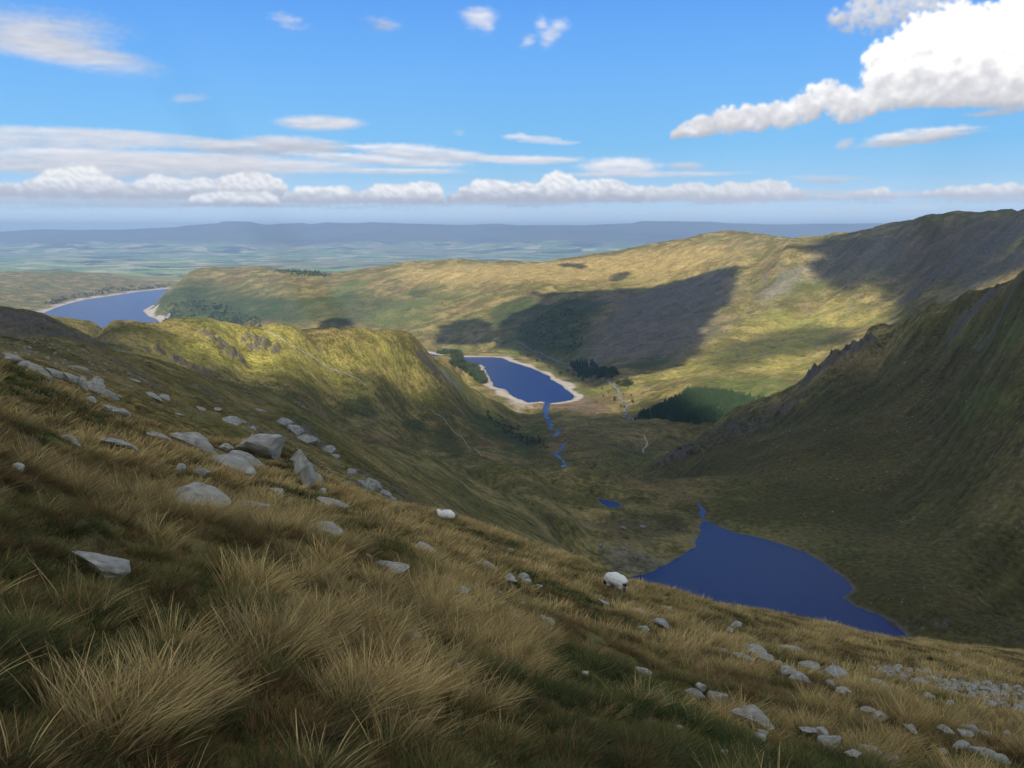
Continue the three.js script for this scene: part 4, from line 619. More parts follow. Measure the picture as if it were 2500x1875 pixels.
rock(491, 1163, 50, 'stone', 'low rounded stone just below the left end of the long pale slab', null, { k: 3, tall: .7, sink: .1 });
rock(486, 1237, 150, 'boulder', 'broad cracked boulder sunk in grass below the outcrop', null, { k: 1, tall: .75, sink: .12, turn: .4 });
rock(622, 1252, 80, 'boulder', 'low dark-hollowed rock right of the broad cracked boulder', null, { k: 2, tall: .6, sink: .12 });
rock(663, 1269, 20, 'stone', 'small round stone beside the low dark-hollowed rock', null, { k: 4, sink: .05 });
rock(671, 1213, 40, 'slab', 'tilted stone standing in straw grass below the largest boulder', null, { k: 0, tall: 1.6, sink: .1 });
inOrder([[733, 1146, 40, 0, 2.6], [741, 1166, 44, 1, 2.4], [753, 1192, 48, 2, 2.2], [722, 1140, 30, 3, 1.8], [772, 1185, 40, 4, 1.6]], ([x, y, w, k, t], nth) => rock(x, y, w, 'stone', 'upright splintered rock in the rib beside the largest boulder, ' + nth, 'splintered rib right of the outcrop', { k, tall: t, sink: .15, turn: k }));
rock(787, 1214, 20, 'stone', 'small upright stone at the lower end of the splintered rib', null, { k: 5, tall: 1.7, sink: .1 });
rock(815, 1240, 72, 'slab', 'flat slab on the slope just below the splintered rib', null, { k: 1, tall: 1.1, sink: .1 });
rock(790, 1311, 112, 'slab', 'long flat-topped slab with grass in front, below the low dark-hollowed rock', null, { k: 2, tall: 1.2, sink: .08 });
rock(900, 1368, 20, 'stone', 'small stone just above the blunt slab in mid slope', null, { k: 0, sink: .1 });
rock(955, 1400, 84, 'boulder', 'blunt half-buried slab in the straw grass left of the slope centre', null, { k: 3, tall: .6, sink: .12 });
rock(170, 1086, 64, 'slab', 'grey slab in tussocks near the left edge, left one of a pair', null, { k: 3, tall: .8, sink: .1 });
rock(283, 1096, 86, 'slab', 'grey slab in tussocks near the left edge, right one of a pair', null, { k: 4, tall: .7, sink: .1 });
rock(45, 1160, 32, 'stone', 'single small stone in grass at the left edge', null, { k: 5, sink: .1 });
rock(240, 1402, 140, 'slab', 'slab showing through the tall tussocks at lower left', null, { k: 0, tall: .9, sink: .0 });
inOrder([[34, 888, 40], [62, 900, 44], [96, 912, 44], [130, 921, 40], [170, 932, 40], [198, 946, 46], [237, 960, 52], [271, 972, 40], [265, 1009, 34], [294, 1020, 40], [20, 878, 30], [110, 930, 30], [222, 982, 34]], ([x, y, w], nth) => rock(x, y, w, x === 237 ? 'boulder' : 'slab', 'slab in the rocky step at the upper left, ' + nth, 'rocky step at upper left', { k: x, tall: 1.6, sink: .12 }));
// outcrops on the shoulder beyond the brow
inOrder([[372, 966, 46, 1], [402, 970, 36, 1], [490, 997, 26, .8], [560, 1027, 46, .9], [588, 1032, 32, .8], [435, 1012, 22, .8], [196, 900, 40, 1], [330, 930, 26, .7], [640, 1005, 30, 1], [690, 1036, 36, 1.3], [720, 1056, 44, 1.4], [747, 1078, 50, 1.4], [800, 1102, 38, 1.2], [822, 1114, 26, 1], [884, 1190, 34, 2], [908, 1194, 46, 2], [934, 1208, 34, 1.4], [530, 1000, 20, .8], [618, 1045, 24, .8], [860, 1150, 24, 1.1], [285, 965, 26, .7], [960, 1218, 22, 1]], ([x, y, w, tall], nth) =>
  rock(x, y, w, tall > 1.1 ? 'boulder' : 'slab', 'dark outcrop on the shaded shoulder beyond the brow, ' + nth, 'outcrops on the shoulder', { k: x, tall: tall * .8, sink: .38, deep: 1.5, turn: x, name: 'outcrop', from: 66 }));
// loose rocks across the middle of the slope
inOrder([[1032, 1350, 96, 'slab'], [1160, 1384, 54, 'slab'], [1188, 1391, 64, 'slab'], [1243, 1424, 46], [1277, 1421, 38], [1286, 1433, 38], [1314, 1438, 22], [1149, 1444, 36], [1133, 1459, 40], [1105, 1491, 42, 'slab', 1.2], [1256, 1526, 50, 'boulder', .9], [1324, 1516, 22], [1340, 1535, 44], [1002, 1567, 60, 'boulder', .7], [1555, 1502, 56, 'slab'], [1616, 1533, 68, 'slab', 1.3], [1570, 1545, 34], [1627, 1491, 40, 'slab'], [1246, 1351, 22], [1277, 1482, 16], [1220, 1457, 18], [1568, 1656, 54, 'boulder', .7], [1470, 1476, 34, 'slab'], [1430, 1660, 30], [1120, 1640, 26]], ([x, y, w, kd = 'stone', tall = .8], nth) =>
  rock(x, y, w, kd, 'loose grey rock in straw grass across the middle of the slope, ' + nth, 'loose rocks on the middle of the slope', { k: x, tall, sink: .1, turn: x }));
// rocks on the right
inOrder([[1796, 1538, 40], [1780, 1546, 26], [1762, 1597, 54, 'slab'], [1841, 1595, 58, 'boulder', .7], [1816, 1615, 52, 'slab', 1.2], [1848, 1610, 44], [1875, 1622, 46], [1900, 1630, 30], [1936, 1595, 84, 'slab'], [1970, 1640, 56, 'boulder', .8], [1992, 1650, 36], [2034, 1660, 74, 'boulder', .7], [1925, 1653, 46], [1948, 1671, 60, 'slab', 1.3], [2024, 1683, 36], [2065, 1699, 58, 'slab']], ([x, y, w, kd = 'stone', tall = .8], nth) =>
  rock(x, y, w, kd, 'grey rock in the chain below the small lake, ' + nth, 'chain of rocks below the small lake', { k: x, tall, sink: .08, turn: x }));
rock(2137, 1686, 66, 'boulder', 'smooth rounded boulder alone between the rock chain and the stone field', null, { k: 1, tall: .8, sink: .08 });
rock(1753, 1719, 52, 'boulder', 'pale wedge-shaped boulder at the head of the lower right rocks', null, { k: 2, tall: 1, sink: .05 });
rock(1837, 1772, 118, 'slab', 'long tilted slab pointing down the slope at lower right', null, { k: 3, tall: 1, turn: -.5, sink: .05 });
inOrder([[1712, 1694, 42], [1699, 1707, 50], [1812, 1762, 66, 'slab'], [1853, 1816, 40], [1858, 1804, 36], [2006, 1808, 46], [2030, 1832, 66, 'boulder', .9], [1979, 1799, 56, 'slab'], [2051, 1847, 36], [2083, 1858, 48, 'boulder', .8], [2126, 1854, 60, 'boulder', .8], [2178, 1872, 50], [2350, 1839, 48], [2386, 1853, 54], [2418, 1862, 54], [2440, 1872, 48], [2368, 1794, 42], [2402, 1799, 42, 'slab'], [2223, 1790, 48, 'slab'], [2354, 1801, 46, 'slab'], [2305, 1797, 40], [2318, 1729, 26], [2268, 1710, 36], [2119, 1745, 44, 'slab'], [2147, 1763, 42], [2339, 1610, 22], [1770, 1850, 26], [1660, 1790, 22], [2455, 1800, 26], [2300, 1850, 30]], ([x, y, w, kd = 'stone', tall = .8], nth) =>
  rock(x, y, w, kd, 'grey rock half sunk in brown grass at the lower right, ' + nth, 'rocks in the lower right corner', { k: x, tall, sink: .05, turn: x }));
{ // field of stones at the right edge
  const poly = [[2118, 1636], [2268, 1645], [2314, 1667], [2500, 1692], [2540, 1700], [2540, 1760], [2500, 1753], [2381, 1721], [2268, 1689], [2155, 1653]], r = rng(77); let n = 0;
  for (let t = 0; t < 4000 && n < 230; t++) { const x = 2118 + 420 * r(), y = 1634 + 126 * r(); if (polyDist(poly, x, y) > 0) continue; n++; rock(x, y, 10 + 20 * pow(r(), 1.6), 'stone', 'pale stone in the field of stones at the right edge', 'field of stones at the right edge', { k: n, tall: .7 + .5 * r(), turn: r() * 6, sink: -.05, name: 'stone' }); }
}
{ // boulders on the hummocks by the small lake
  const r = rng(91), spots = [[1520, 1291, 16], [1568, 1289, 17], [1600, 1316, 9], [1523, 1341, 14], [1578, 1353, 10], [1552, 1364, 11], [1466, 1334, 14], [1475, 1341, 9], [1514, 1392, 9], [1526, 1394, 8], [1536, 1398, 10], [1564, 1399, 12], [1441, 1344, 8], [1510, 1330, 8], [1538, 1330, 9], [1400, 1350, 8], [1390, 1358, 10], [1590, 1340, 7], [1610, 1345, 7], [1630, 1300, 6], [1380, 1317, 7], [1374, 1285, 6], [1652, 1362, 7], [1690, 1336, 6]];
  inOrder(spots, ([x, y, w], nth, i) => rock(x, y, w, i % 3 ? 'stone' : 'boulder', 'grey boulder on the hummocks beside the small lake, ' + nth, 'boulders by the small lake', { k: i, tall: .9, sink: .0, turn: i, name: 'boulder', from: 200 }));
  // countless paler stones strewn over the fells
  const m = new THREE.InstancedMesh(stones[2], rockMat, 2600), M = new THREE.Matrix4(), q = new THREE.Quaternion(), e = new THREE.Euler(); let c = 0;
  for (let t = 0; t < 60000 && c < 2600; t++) { const u = -.6 + 1.2 * r(), D = 110 * pow(1500 / 110, r()), x = u * D, y = land(x, -D); if (fbm(x / 60 + 3, D / 60, 3) + .25 * noise(x / 11, D / 11) < .2) continue; if (LAKES.some((L) => lakeDist(L, x, -D, 5) < 4)) continue; const s = (.22 + .9 * pow(r(), 4)) * clamp(D / 500, .5, 1.5); e.set(r(), r() * 6, r()); M.compose(new THREE.Vector3(x, y + s * .2, -D), q.setFromEuler(e), new THREE.Vector3(s, s, s)); m.setMatrixAt(c++, M); }
  m.count = c; m.name = 'strewn_stones'; m.userData = { kind: 'stuff', label: 'pale stones strewn thinly over the shaded fellsides', category: 'stones' }; m.castShadow = m.receiveShadow = true; scene.add(m);
}
console.log('rocks', Date.now() % 1e6, ROCKS.length);

// ---------------------------------------------------------------- sheep
function animal(bones, N, half, centre, colour) {
  const mc = new MarchingCubes(N, new THREE.MeshBasicMaterial(), false, false, 60000); mc.isolation = 0;
  const k = 26;
  for (let z = 0; z < N; z++) for (let y = 0; y < N; y++) for (let x = 0; x < N; x++) {
    const X = (x / (N / 2) - 1) * half + centre[0], Y = (y / (N / 2) - 1) * half + centre[1], Z = (z / (N / 2) - 1) * half + centre[2]; let s = 0;
    for (const [a, b, ra, rb] of bones) { const dx = b[0] - a[0], dy = b[1] - a[1], dz = b[2] - a[2], l = dx * dx + dy * dy + dz * dz, t = l ? clamp(((X - a[0]) * dx + (Y - a[1]) * dy + (Z - a[2]) * dz) / l, 0, 1) : 0; s += exp(-k * (hypot(X - a[0] - t * dx, Y - a[1] - t * dy, Z - a[2] - t * dz) - lerp(ra, rb, t))); }
    mc.field[x + y * N + z * N * N] = log(max(s, 1e-30)) / k + .02 * noise(X * 13, Z * 13 + Y * 11);
  }
  mc.update();
  const g = new THREE.BufferGeometry(), n = mc.count, p = mc.positionArray.slice(0, n * 3), nn = mc.normalArray.slice(0, n * 3); for (let i = 0; i < p.length; i++) p[i] = p[i] * half + centre[i % 3];
  g.setAttribute('position', new THREE.BufferAttribute(p, 3)); g.setAttribute('normal', new THREE.BufferAttribute(nn, 3)); return tinted(g, colour);
}
const sheepMat = new THREE.MeshStandardMaterial({ name: 'fleece and dark face', vertexColors: true, roughness: 1});
const fleece = (x, y, z, o) => { const n = 1 + .10 * noise(x * 11, z * 11 + y * 9); o[0] = .74 * n; o[1] = .69 * n; o[2] = .62 * n; };
{ // head towards +x, hooves at y = 0
  const legs = (x, z, kx) => [[[x, .48, z], [x + kx, .28, z * .95], .085, .045], [[x + kx, .28, z * .95], [x + kx * .3, .14, z * .95], .042, .032], [[x + kx * .3, .14, z * .95], [x + kx * .45, .03, z * .95], .03, .034]];
  const grazing = animal([[[-.40, .60, 0], [.02, .64, 0], .27, .28], [[.02, .64, 0], [.34, .63, 0], .28, .23], [[-.46, .56, 0], [-.30, .52, 0], .22, .24], [[.36, .64, 0], [.56, .52, 0], .16, .105], [[.58, .50, 0], [.70, .34, 0], .088, .062], [[.70, .34, 0], [.735, .285, 0], .055, .045], [[.57, .57, .07], [.52, .55, .17], .03, .014], [[.57, .57, -.07], [.52, .55, -.17], .03, .014], ...legs(-.44, .14, -.05), ...legs(-.44, -.14, -.02), ...legs(.28, .12, .02), ...legs(.30, -.12, .05), [[-.64, .60, 0], [-.68, .40, 0], .05, .03]], 64, .86, [0, .45, 0],
    (x, y, z, o) => { fleece(x, y, z, o); const face = sst(.53, .58, x - (y - .5) * .25), leg = sst(.31, .25, y) * (x < .5 ? 1 : 0); mixc(o, [.025, .02, .018], max(face, leg * .85)); mixc(o, [.45, .42, .38], sst(.69, .73, x) * .5); if (x < -.63) mixc(o, [.04, .03, .025], sst(.62, .5, y)); });
  const p = hit(1503, 1446); const o = new THREE.Mesh(grazing, sheepMat); o.position.copy(p); o.position.y += .02; o.rotation.set(0, PI * .72, -.10); o.scale.setScalar(.80);
  put(o, 'sheep', 'white sheep with a dark face grazing on the near slope, seen against the small lake', 'sheep');
  const resting = animal([[[-.36, .24, 0], [-.20, .30, 0], .20, .25], [[-.20, .30, 0], [.10, .31, 0], .25, .24], [[.10, .31, 0], [.32, .30, 0], .22, .18], [[.34, .34, 0], [.46, .50, 0], .14, .10], [[.46, .52, 0], [.60, .46, .05], .08, .055], [[-.2, .14, .2], [.1, .1, .24], .07, .05], [[.3, .14, .16], [.46, .07, .16], .06, .04], [[.46, .54, .06], [.42, .53, .15], .028, .013], [[.46, .54, -.06], [.42, .53, -.15], .028, .013]], 48, .8, [0, .3, 0], (x, y, z, o) => { fleece(x, y, z, o); mixc(o, [.06, .05, .045], sst(.50, .55, x)); });
  const q = hit(1090, 1276); const s = new THREE.Mesh(resting, sheepMat); s.position.copy(q); s.position.y += .16; s.rotation.set(0, PI * .9, -.12); s.scale.setScalar(.8);
  put(s, 'sheep', 'white sheep lying in grass on the brow of the slope, far left of the lake', 'sheep');
}

// ---------------------------------------------------------------- trees
const needleMat = new THREE.MeshStandardMaterial({ name: 'needles', vertexColors: true, roughness: 1, side: THREE.DoubleSide }), leafMat = new THREE.MeshPhysicalMaterial({ name: 'leaves', vertexColors: true, roughness: .95, specularIntensity: .2, transmission: .3, thickness: 0, side: THREE.DoubleSide }), barkMat = new THREE.MeshStandardMaterial({ name: 'bark', color: new THREE.Color().setRGB(.09, .07, .05), roughness: 1 });
function coniferCrown(seed) {
  const r = rng(seed), pos = [], col = [];
  for (let t = 0; t < 9; t++) { const y = .10 + .088 * t, R = .20 * (1 - t / 9.6) * (.8 + .4 * r()), n = 9; for (let i = 0; i < n; i++) { const a = (i + r() * .8) / n * 2 * PI, w = .55, q = R * (.65 + .6 * r()), d = .05 + .05 * r(); pos.push(0, y + .13, 0, cos(a - w) * q * .55, y + .02, sin(a - w) * q * .55, cos(a) * q, y - d, sin(a) * q, 0, y + .13, 0, cos(a) * q, y - d, sin(a) * q, cos(a + w) * q * .55, y + .02, sin(a + w) * q * .55); const v = .7 + .6 * r(); for (let k = 0; k < 6; k++) col.push(.038 * v, .072 * v, .024 * v); } }
  pos.push(-.02, .88, 0, .02, .88, 0, 0, 1.02, 0); for (let k = 0; k < 3; k++) col.push(.035, .065, .022);
  const g = new THREE.BufferGeometry(); g.setAttribute('position', new THREE.Float32BufferAttribute(pos, 3)); g.setAttribute('color', new THREE.Float32BufferAttribute(col, 3)); g.computeVertexNormals(); return g;
}
function leafCrown(seed, tone = [.06, .085, .025]) {
  const r = rng(seed), pos = [], col = [], lobes = Array.from({ length: 7 }, () => [(r() - .5) * .55, .38 + .42 * r(), (r() - .5) * .55, .16 + .12 * r()]);
  for (let i = 0; i < 420; i++) { const L = lobes[floor(r() * 7)], a = r() * 2 * PI, h = r() * 2 - 1, q = L[3] * pow(r(), .4), c = [L[0] + cos(a) * sqrt(1 - h * h) * q, L[1] + h * q, L[2] + sin(a) * sqrt(1 - h * h) * q], s = .045 + .03 * r(), v = .65 + .7 * r(); for (let k = 0; k < 3; k++) { pos.push(c[0] + (r() - .5) * 2 * s, c[1] + (r() - .5) * 2 * s, c[2] + (r() - .5) * 2 * s); col.push(tone[0] * v, tone[1] * v, tone[2] * v); } }
  const g = new THREE.BufferGeometry(); g.setAttribute('position', new THREE.Float32BufferAttribute(pos, 3)); g.setAttribute('color', new THREE.Float32BufferAttribute(col, 3)); g.computeVertexNormals(); return g;
}
const conifers = [1, 2, 3].map(coniferCrown), leafy = [[11], [12, [.075, .10, .028]], [13, [.05, .075, .028]]].map((a) => leafCrown(...a));
function trunkGeo() { const gs = [new THREE.CylinderGeometry(.022, .04, .5, 7).translate(0, .22, 0)]; for (const [a, t] of [[0, .7], [2.1, .6], [4.2, .8]]) { const b = new THREE.CylinderGeometry(.008, .018, .32, 5); b.translate(0, .16, 0).rotateZ(t).rotateY(a).translate(0, .34, 0); gs.push(b); } return mergeGeometries(gs); }
const trunk = trunkGeo();
function tree(px, py, high, k, label, group) {
  const p = hit(px, py, 400); if (!p) return; const o = new THREE.Group(), c = new THREE.Mesh(leafy[k % 3], leafMat), t = new THREE.Mesh(trunk, barkMat); c.name = 'crown'; t.name = 'trunk'; o.add(t, c);
  o.position.copy(p); o.position.y -= .3; o.scale.setScalar(high); o.scale.x *= 1.15; o.rotation.y = k * 1.7; put(o, 'tree', label, 'tree', group);
}
inOrder([[1231, 842, 16], [1212, 838, 13], [1313, 885, 16], [1367, 918, 17], [1386, 911, 15], [1399, 920, 15], [1413, 924, 14], [1424, 932, 17], [1340, 900, 11], [1270, 866, 11], [1288, 872, 10]], ([x, y, h], nth) => tree(x, y, h, x, 'small dark tree between the reservoir beach and the shore road, ' + nth, 'trees along the reservoir shore'));
inOrder([[1501, 979, 15], [1543, 985, 13], [1541, 968, 8], [1516, 995, 9], [1524, 997, 9], [1473, 970, 9], [1570, 960, 6], [1522, 964, 6], [1470, 951, 8], [1439, 1036, 6], [1551, 1030, 13], [1485, 960, 7]], ([x, y, h], nth) => tree(x, y, h, x, 'bush on the valley floor between reservoir and plantation, ' + nth, 'bushes at the valley head'));
// woods read as one mass from here
function wood(name, label, outline, count, high, kinds, mat, seed, vary = .25, from = 400) {
  const w = outline.map(([x, y]) => hit(x, y, from)).filter(Boolean).map((p) => [p.x, p.z]), xs = w.map((p) => p[0]), zs = w.map((p) => p[1]), x0 = min(...xs), x1 = max(...xs), z0 = min(...zs), z1 = max(...zs), r = rng(seed), lists = kinds.map(() => []);
  const M = new THREE.Matrix4(), q = new THREE.Quaternion(); let n = 0;
  for (let t = 0; t < count * 60 && n < count; t++) { const x = lerp(x0, x1, r()), z = lerp(z0, z1, r()); if (polyDist(w, x, z) > 8 * noise(x / 30, z / 30) - 2) continue; if (lakeDist(LAKES[1], x, z, 40) < 14) continue; if (vary > .3 && noise(x / 55, z / 55) < -.12) continue; const h = high * (1 - vary + 2 * vary * r()) * (1 + .15 * noise(x / 60, z / 60)); M.compose(new THREE.Vector3(x, land(x, z) - .4, z), q.setFromAxisAngle(new THREE.Vector3(0, 1, 0), r() * 6), new THREE.Vector3(h * 1.1, h, h * 1.1)); lists[floor(r() * kinds.length)].push(M.clone()); n++; }
  const root = new THREE.Group(); root.name = name; root.userData = { kind: 'stuff', label, category: 'wood' };
  kinds.forEach((g, k) => { if (!lists[k].length) return; const m = new THREE.InstancedMesh(g, mat, lists[k].length), c = new THREE.Color(); lists[k].forEach((e, i) => { m.setMatrixAt(i, e); const v = .75 + .6 * r(); m.setColorAt(i, c.setRGB(v * (.9 + .3 * r()), v, v * .95)); }); m.name = 'crowns'; m.userData.kind = 'stuff'; m.castShadow = m.receiveShadow = true; root.add(m); });
  scene.add(root);
}
wood('conifer_plantation', 'dark green conifer plantation on the far side of the valley', [[1554, 1024], [1566, 1016], [1620, 988], [1684, 956], [1734, 958], [1819, 968], [1880, 984], [1890, 990], [1860, 985], [1787, 1013], [1753, 1040], [1700, 1036], [1640, 1028]], 3000, 17, conifers, needleMat, 5, .18, 1850);
wood('shore_wood', 'dark wood on the shaded shore above the head of the reservoir', [[1392, 893], [1400, 885], [1430, 880], [1455, 890], [1462, 905], [1440, 925], [1410, 918]], 230, 20, conifers, needleMat, 6);
wood('bright_wood', 'lighter green wood beside the dark shore wood', [[1450, 912], [1470, 898], [1500, 905], [1510, 920], [1495, 932], [1460, 930]], 90, 17, leafy, leafMat, 7);
wood('birch_scrub', 'bright green scrub at the edge of the sunlit meadow', [[1500, 940], [1515, 928], [1545, 930], [1552, 940], [1530, 948]], 50, 10, [leafy[1]], leafMat, 8);
wood('peninsula_wood', 'green wood covering the low peninsula at the near end of the reservoir', [[1062, 862], [1090, 858], [1115, 860], [1145, 880], [1175, 910], [1196, 935], [1180, 940], [1140, 915], [1100, 890]], 900, 16, [conifers[0], conifers[1], leafy[1]], needleMat, 9, .2, 2250);
wood('lakeside_wood', 'patchy dark wood on the slope above the far reach of the reservoir', [[395, 782], [400, 760], [440, 735], [500, 735], [560, 750], [610, 765], [640, 786], [520, 788]], 900, 13, leafy, leafMat, 10, .4);
wood('far_shore_wood', 'dark line of trees along the far shore of the reservoir', [[120, 750], [170, 732], [260, 716], [340, 708], [420, 698], [420, 694], [330, 701], [240, 708], [150, 726], [110, 740]], 420, 15, leafy, leafMat, 11, .4, 4000);
wood('hilltop_wood', 'thin dark belt of trees on the brow beyond the reservoir', [[660, 662], [720, 663], [790, 668], [815, 672], [800, 676], [720, 670], [665, 667]], 320, 16, conifers, needleMat, 12, .3, 4000);
wood('beck_scrub', 'dark scrub on the foot of the left ridge beside the stream', [[1180, 1000], [1220, 1010], [1300, 1060], [1345, 1095], [1340, 1112], [1290, 1095], [1220, 1050]], 150, 5, leafy, leafMat, 13, .4, 1000);
wood('slope_scrub', 'dark scrub dotted over the shaded side of the reservoir', [[1255, 830], [1275, 790], [1340, 760], [1420, 745], [1440, 790], [1420, 850], [1390, 875], [1330, 850]], 260, 8, leafy, leafMat, 14, .4, 2500);

// ---------------------------------------------------------------- parked cars and far houses
const paint = (c, metal = 0) => new THREE.MeshPhysicalMaterial({ color: c, roughness: .35, metalness: metal, clearcoat: .6 }), glassMat = new THREE.MeshStandardMaterial({ name: 'car glass', color: 0x10161c, roughness: .1 }), tyreMat = new THREE.MeshStandardMaterial({ name: 'tyre', color: 0x0c0c0c, roughness: .9 });
function car(px, py, turn, color, label) {
  const p = hit(px, py, 600); if (!p) return; const s = new THREE.Shape([[-2.1, .35], [2.1, .35], [2.15, .75], [1.9, .92], [1.05, .98], [.45, 1.45], [-1.1, 1.48], [-1.75, 1.02], [-2.12, .95]].map(([x, y]) => new THREE.Vector2(x, y))), b = new THREE.ExtrudeGeometry(s, { depth: 1.5, bevelEnabled: true, bevelSize: .08, bevelThickness: .1, bevelSegments: 2 }).translate(0, 0, -.75), o = new THREE.Group();
  const body = new THREE.Mesh(b, paint(color)); body.name = 'body'; o.add(body); const w = new THREE.Mesh(new THREE.BoxGeometry(1.9, .3, 1.74).translate(-.35, 1.2, 0), glassMat); w.name = 'windows'; o.add(w);
  for (const x of [-1.3, 1.3]) for (const z of [-.8, .8]) { const t = new THREE.Mesh(new THREE.CylinderGeometry(.34, .34, .22, 14).rotateX(PI / 2).translate(x, .34, z), tyreMat); t.name = 'wheel'; o.add(t); }
  o.position.copy(p); o.position.y += .75; o.rotation.y = turn; put(o, 'parked_car', label, 'car', 'cars parked at the road end');
}
[[1523, 1018, 0xf2f2f0, 'white'], [1529, 1020, 0xc9ced4, 'silver'], [1535, 1022, 0xf4f4f2, 'white'], [1540, 1024, 0x7d8790, 'grey'], [1527, 1013, 0xe8eaea, 'white'], [1545, 1025, 0xdfe3e6, 'white']].forEach(([x, y, c, n], i) => car(x, y, i * .4, c, n === 'white' ? ['leftmost tiny white car', 'white car beside the silver one', 'white car beside the grey one', 'tiny white car nearest the reservoir', 'white car', 'rightmost tiny white car'][[0, 1, 2, 3, 3, 5][i]] + ' parked at the road end' : 'tiny ' + n + ' car parked at the road end below the plantation'));
const whiteWall = new THREE.MeshStandardMaterial({ name: 'white render', color: new THREE.Color().setRGB(.78, .77, .74), roughness: .9 }), slate = new THREE.MeshStandardMaterial({ name: 'slate', color: new THREE.Color().setRGB(.12, .13, .15), roughness: .8 }), paneMat = new THREE.MeshStandardMaterial({ name: 'dark pane', color: 0x141a20, roughness: .15 });
function house(p, turn, s, label, group) {
  const o = new THREE.Group(), sh = new THREE.Shape([[-4, 0], [4, 0], [4, 5], [0, 8], [-4, 5]].map(([x, y]) => new THREE.Vector2(x, y))), w = new THREE.Mesh(new THREE.ExtrudeGeometry(sh, { depth: 14, bevelEnabled: false }).translate(0, -1.5, -7), whiteWall); w.name = 'wall'; o.add(w);
  const rf = new THREE.Mesh(mergeGeometries([-1, 1].map((k) => new THREE.BoxGeometry(5.6, .3, 14.8).rotateZ(-k * .6435).translate(k * 2.2, 5.25, 0))), slate); rf.name = 'roof'; o.add(rf); const ch = new THREE.Mesh(new THREE.BoxGeometry(.9, 2.4, .9).translate(0, 6.9, 5.6), whiteWall); ch.name = 'chimney'; rf.add(ch);
  for (const x of [-4.03, 4.03]) for (const z of [-4.5, 0, 4.5]) { const g = new THREE.Mesh(new THREE.BoxGeometry(.06, 1.5, 1.1).translate(x, 1.9, z), paneMat); g.name = 'window'; o.add(g); }
  o.position.copy(p); o.rotation.y = turn; o.scale.setScalar(s); put(o, 'house', label, 'house', group);
}
{ const p = hit(413, 768, 3000); if (p) house(p, .8, 1.3, 'white house among the trees on the shore of the far reach'); }
for (const [x, y] of [[938, 628], [952, 631], [965, 626], [905, 634], [1128, 618], [760, 634], [1004, 629], [1075, 622], [870, 625], [1180, 615]]) { const p = hit(x, y, 6500, 32000); if (p && -p.z > 7000) house(p, x, 2.2, 'tiny white farmhouse far out on the green plain', 'farmhouses on the plain'); }
console.log('things', Date.now() % 1e6);

// ---------------------------------------------------------------- tussock grass of the near slope
const grassMat = new THREE.MeshPhysicalMaterial({ name: 'grass blades', vertexColors: true, roughness: .9, specularIntensity: .25, transmission: .3, thickness: 0, side: THREE.DoubleSide });
function tuft(seed, n, spread, l0, l1, wide, lean, bend, cBase, cTip, seg = 4) {
  const r = rng(seed), pos = [], col = [], idx = [];
  for (let b = 0; b < n; b++) {
    const a = r() * 2 * PI, q = spread * sqrt(r()), bx = cos(a) * q, bz = sin(a) * q, len = lerp(l0, l1, r()), dir = a + (r() - .5) * 1.6, out = .22 + .68 * r(), face = r() * PI, k = .7 + .6 * r(), tone = r();
    let x = bx, y = -.03, z = bz, vx = cos(dir) * out + lean * .5, vy = 1, vz = sin(dir) * out;
    for (let s = 0; s <= seg; s++) {
      const t = s / seg, w = wide * (1 - t * .85) * (.7 + .6 * tone), o = pos.length / 3, wx = cos(face) * w, wz = sin(face) * w;
      pos.push(x - wx, y, z - wz, x + wx, y, z + wz);
      for (let i = 0; i < 2; i++) for (let c = 0; c < 3; c++) col.push(lerp(cBase[c], cTip[c], pow(t, .6) * (.6 + .4 * tone)) * k);
      if (s < seg) idx.push(o, o + 1, o + 2, o + 1, o + 3, o + 2);
      const h = hypot(vx, vy, vz), st = len / seg; x += vx / h * st; y += vy / h * st; z += vz / h * st; vx += (lean * bend + cos(dir) * .35 * bend * k); vz += sin(dir) * .35 * bend * k; vy -= .16 * bend * k;
    }
  }
  const g = new THREE.BufferGeometry(); g.setAttribute('position', new THREE.Float32BufferAttribute(pos, 3)); g.setAttribute('color', new THREE.Float32BufferAttribute(col, 3)); g.setIndex(idx); g.computeVertexNormals(); return g;
}
const gStraw = [.68, .46, .19], gOlive = [.12, .115, .032], gGreen = [.05, .07, .018], gRust = [.27, .13, .045], gBrown = [.13, .095, .045];
const KINDS = [
  { name: 'straw', near: [[1, 32], [2, 40], [3, 28]].map(([s, n]) => tuft(s, n, .09, .13, .37, .0033, .28, .42, gOlive, gStraw)), far: [21, 22].map((s) => tuft(s, 26, .12, .10, .24, .007, .3, .4, gOlive, gStraw, 3)) },
  { name: 'olive', near: [4, 5].map((s) => tuft(s, 70, .13, .08, .21, .0026, .25, .45, gGreen, [.28, .22, .07])), far: [23, 24].map((s) => tuft(s, 32, .16, .06, .15, .008, .25, .4, gGreen, [.27, .21, .07], 3)) },
  { name: 'green', near: [6, 7].map((s) => tuft(s, 80, .14, .07, .19, .0026, .25, .6, [.03, .045, .01], [.095, .12, .03])), far: [25].map((s) => tuft(s, 34, .18, .05, .11, .008, .25, .5, [.03, .045, .01], [.095, .12, .03], 3)) },
  { name: 'rust', near: [8, 9].map((s) => tuft(s, 60, .12, .08, .19, .0026, .3, .5, gBrown, gRust)), far: [26, 27].map((s) => tuft(s, 30, .16, .06, .14, .008, .3, .4, gBrown, [.30, .15, .055], 3)) },
];
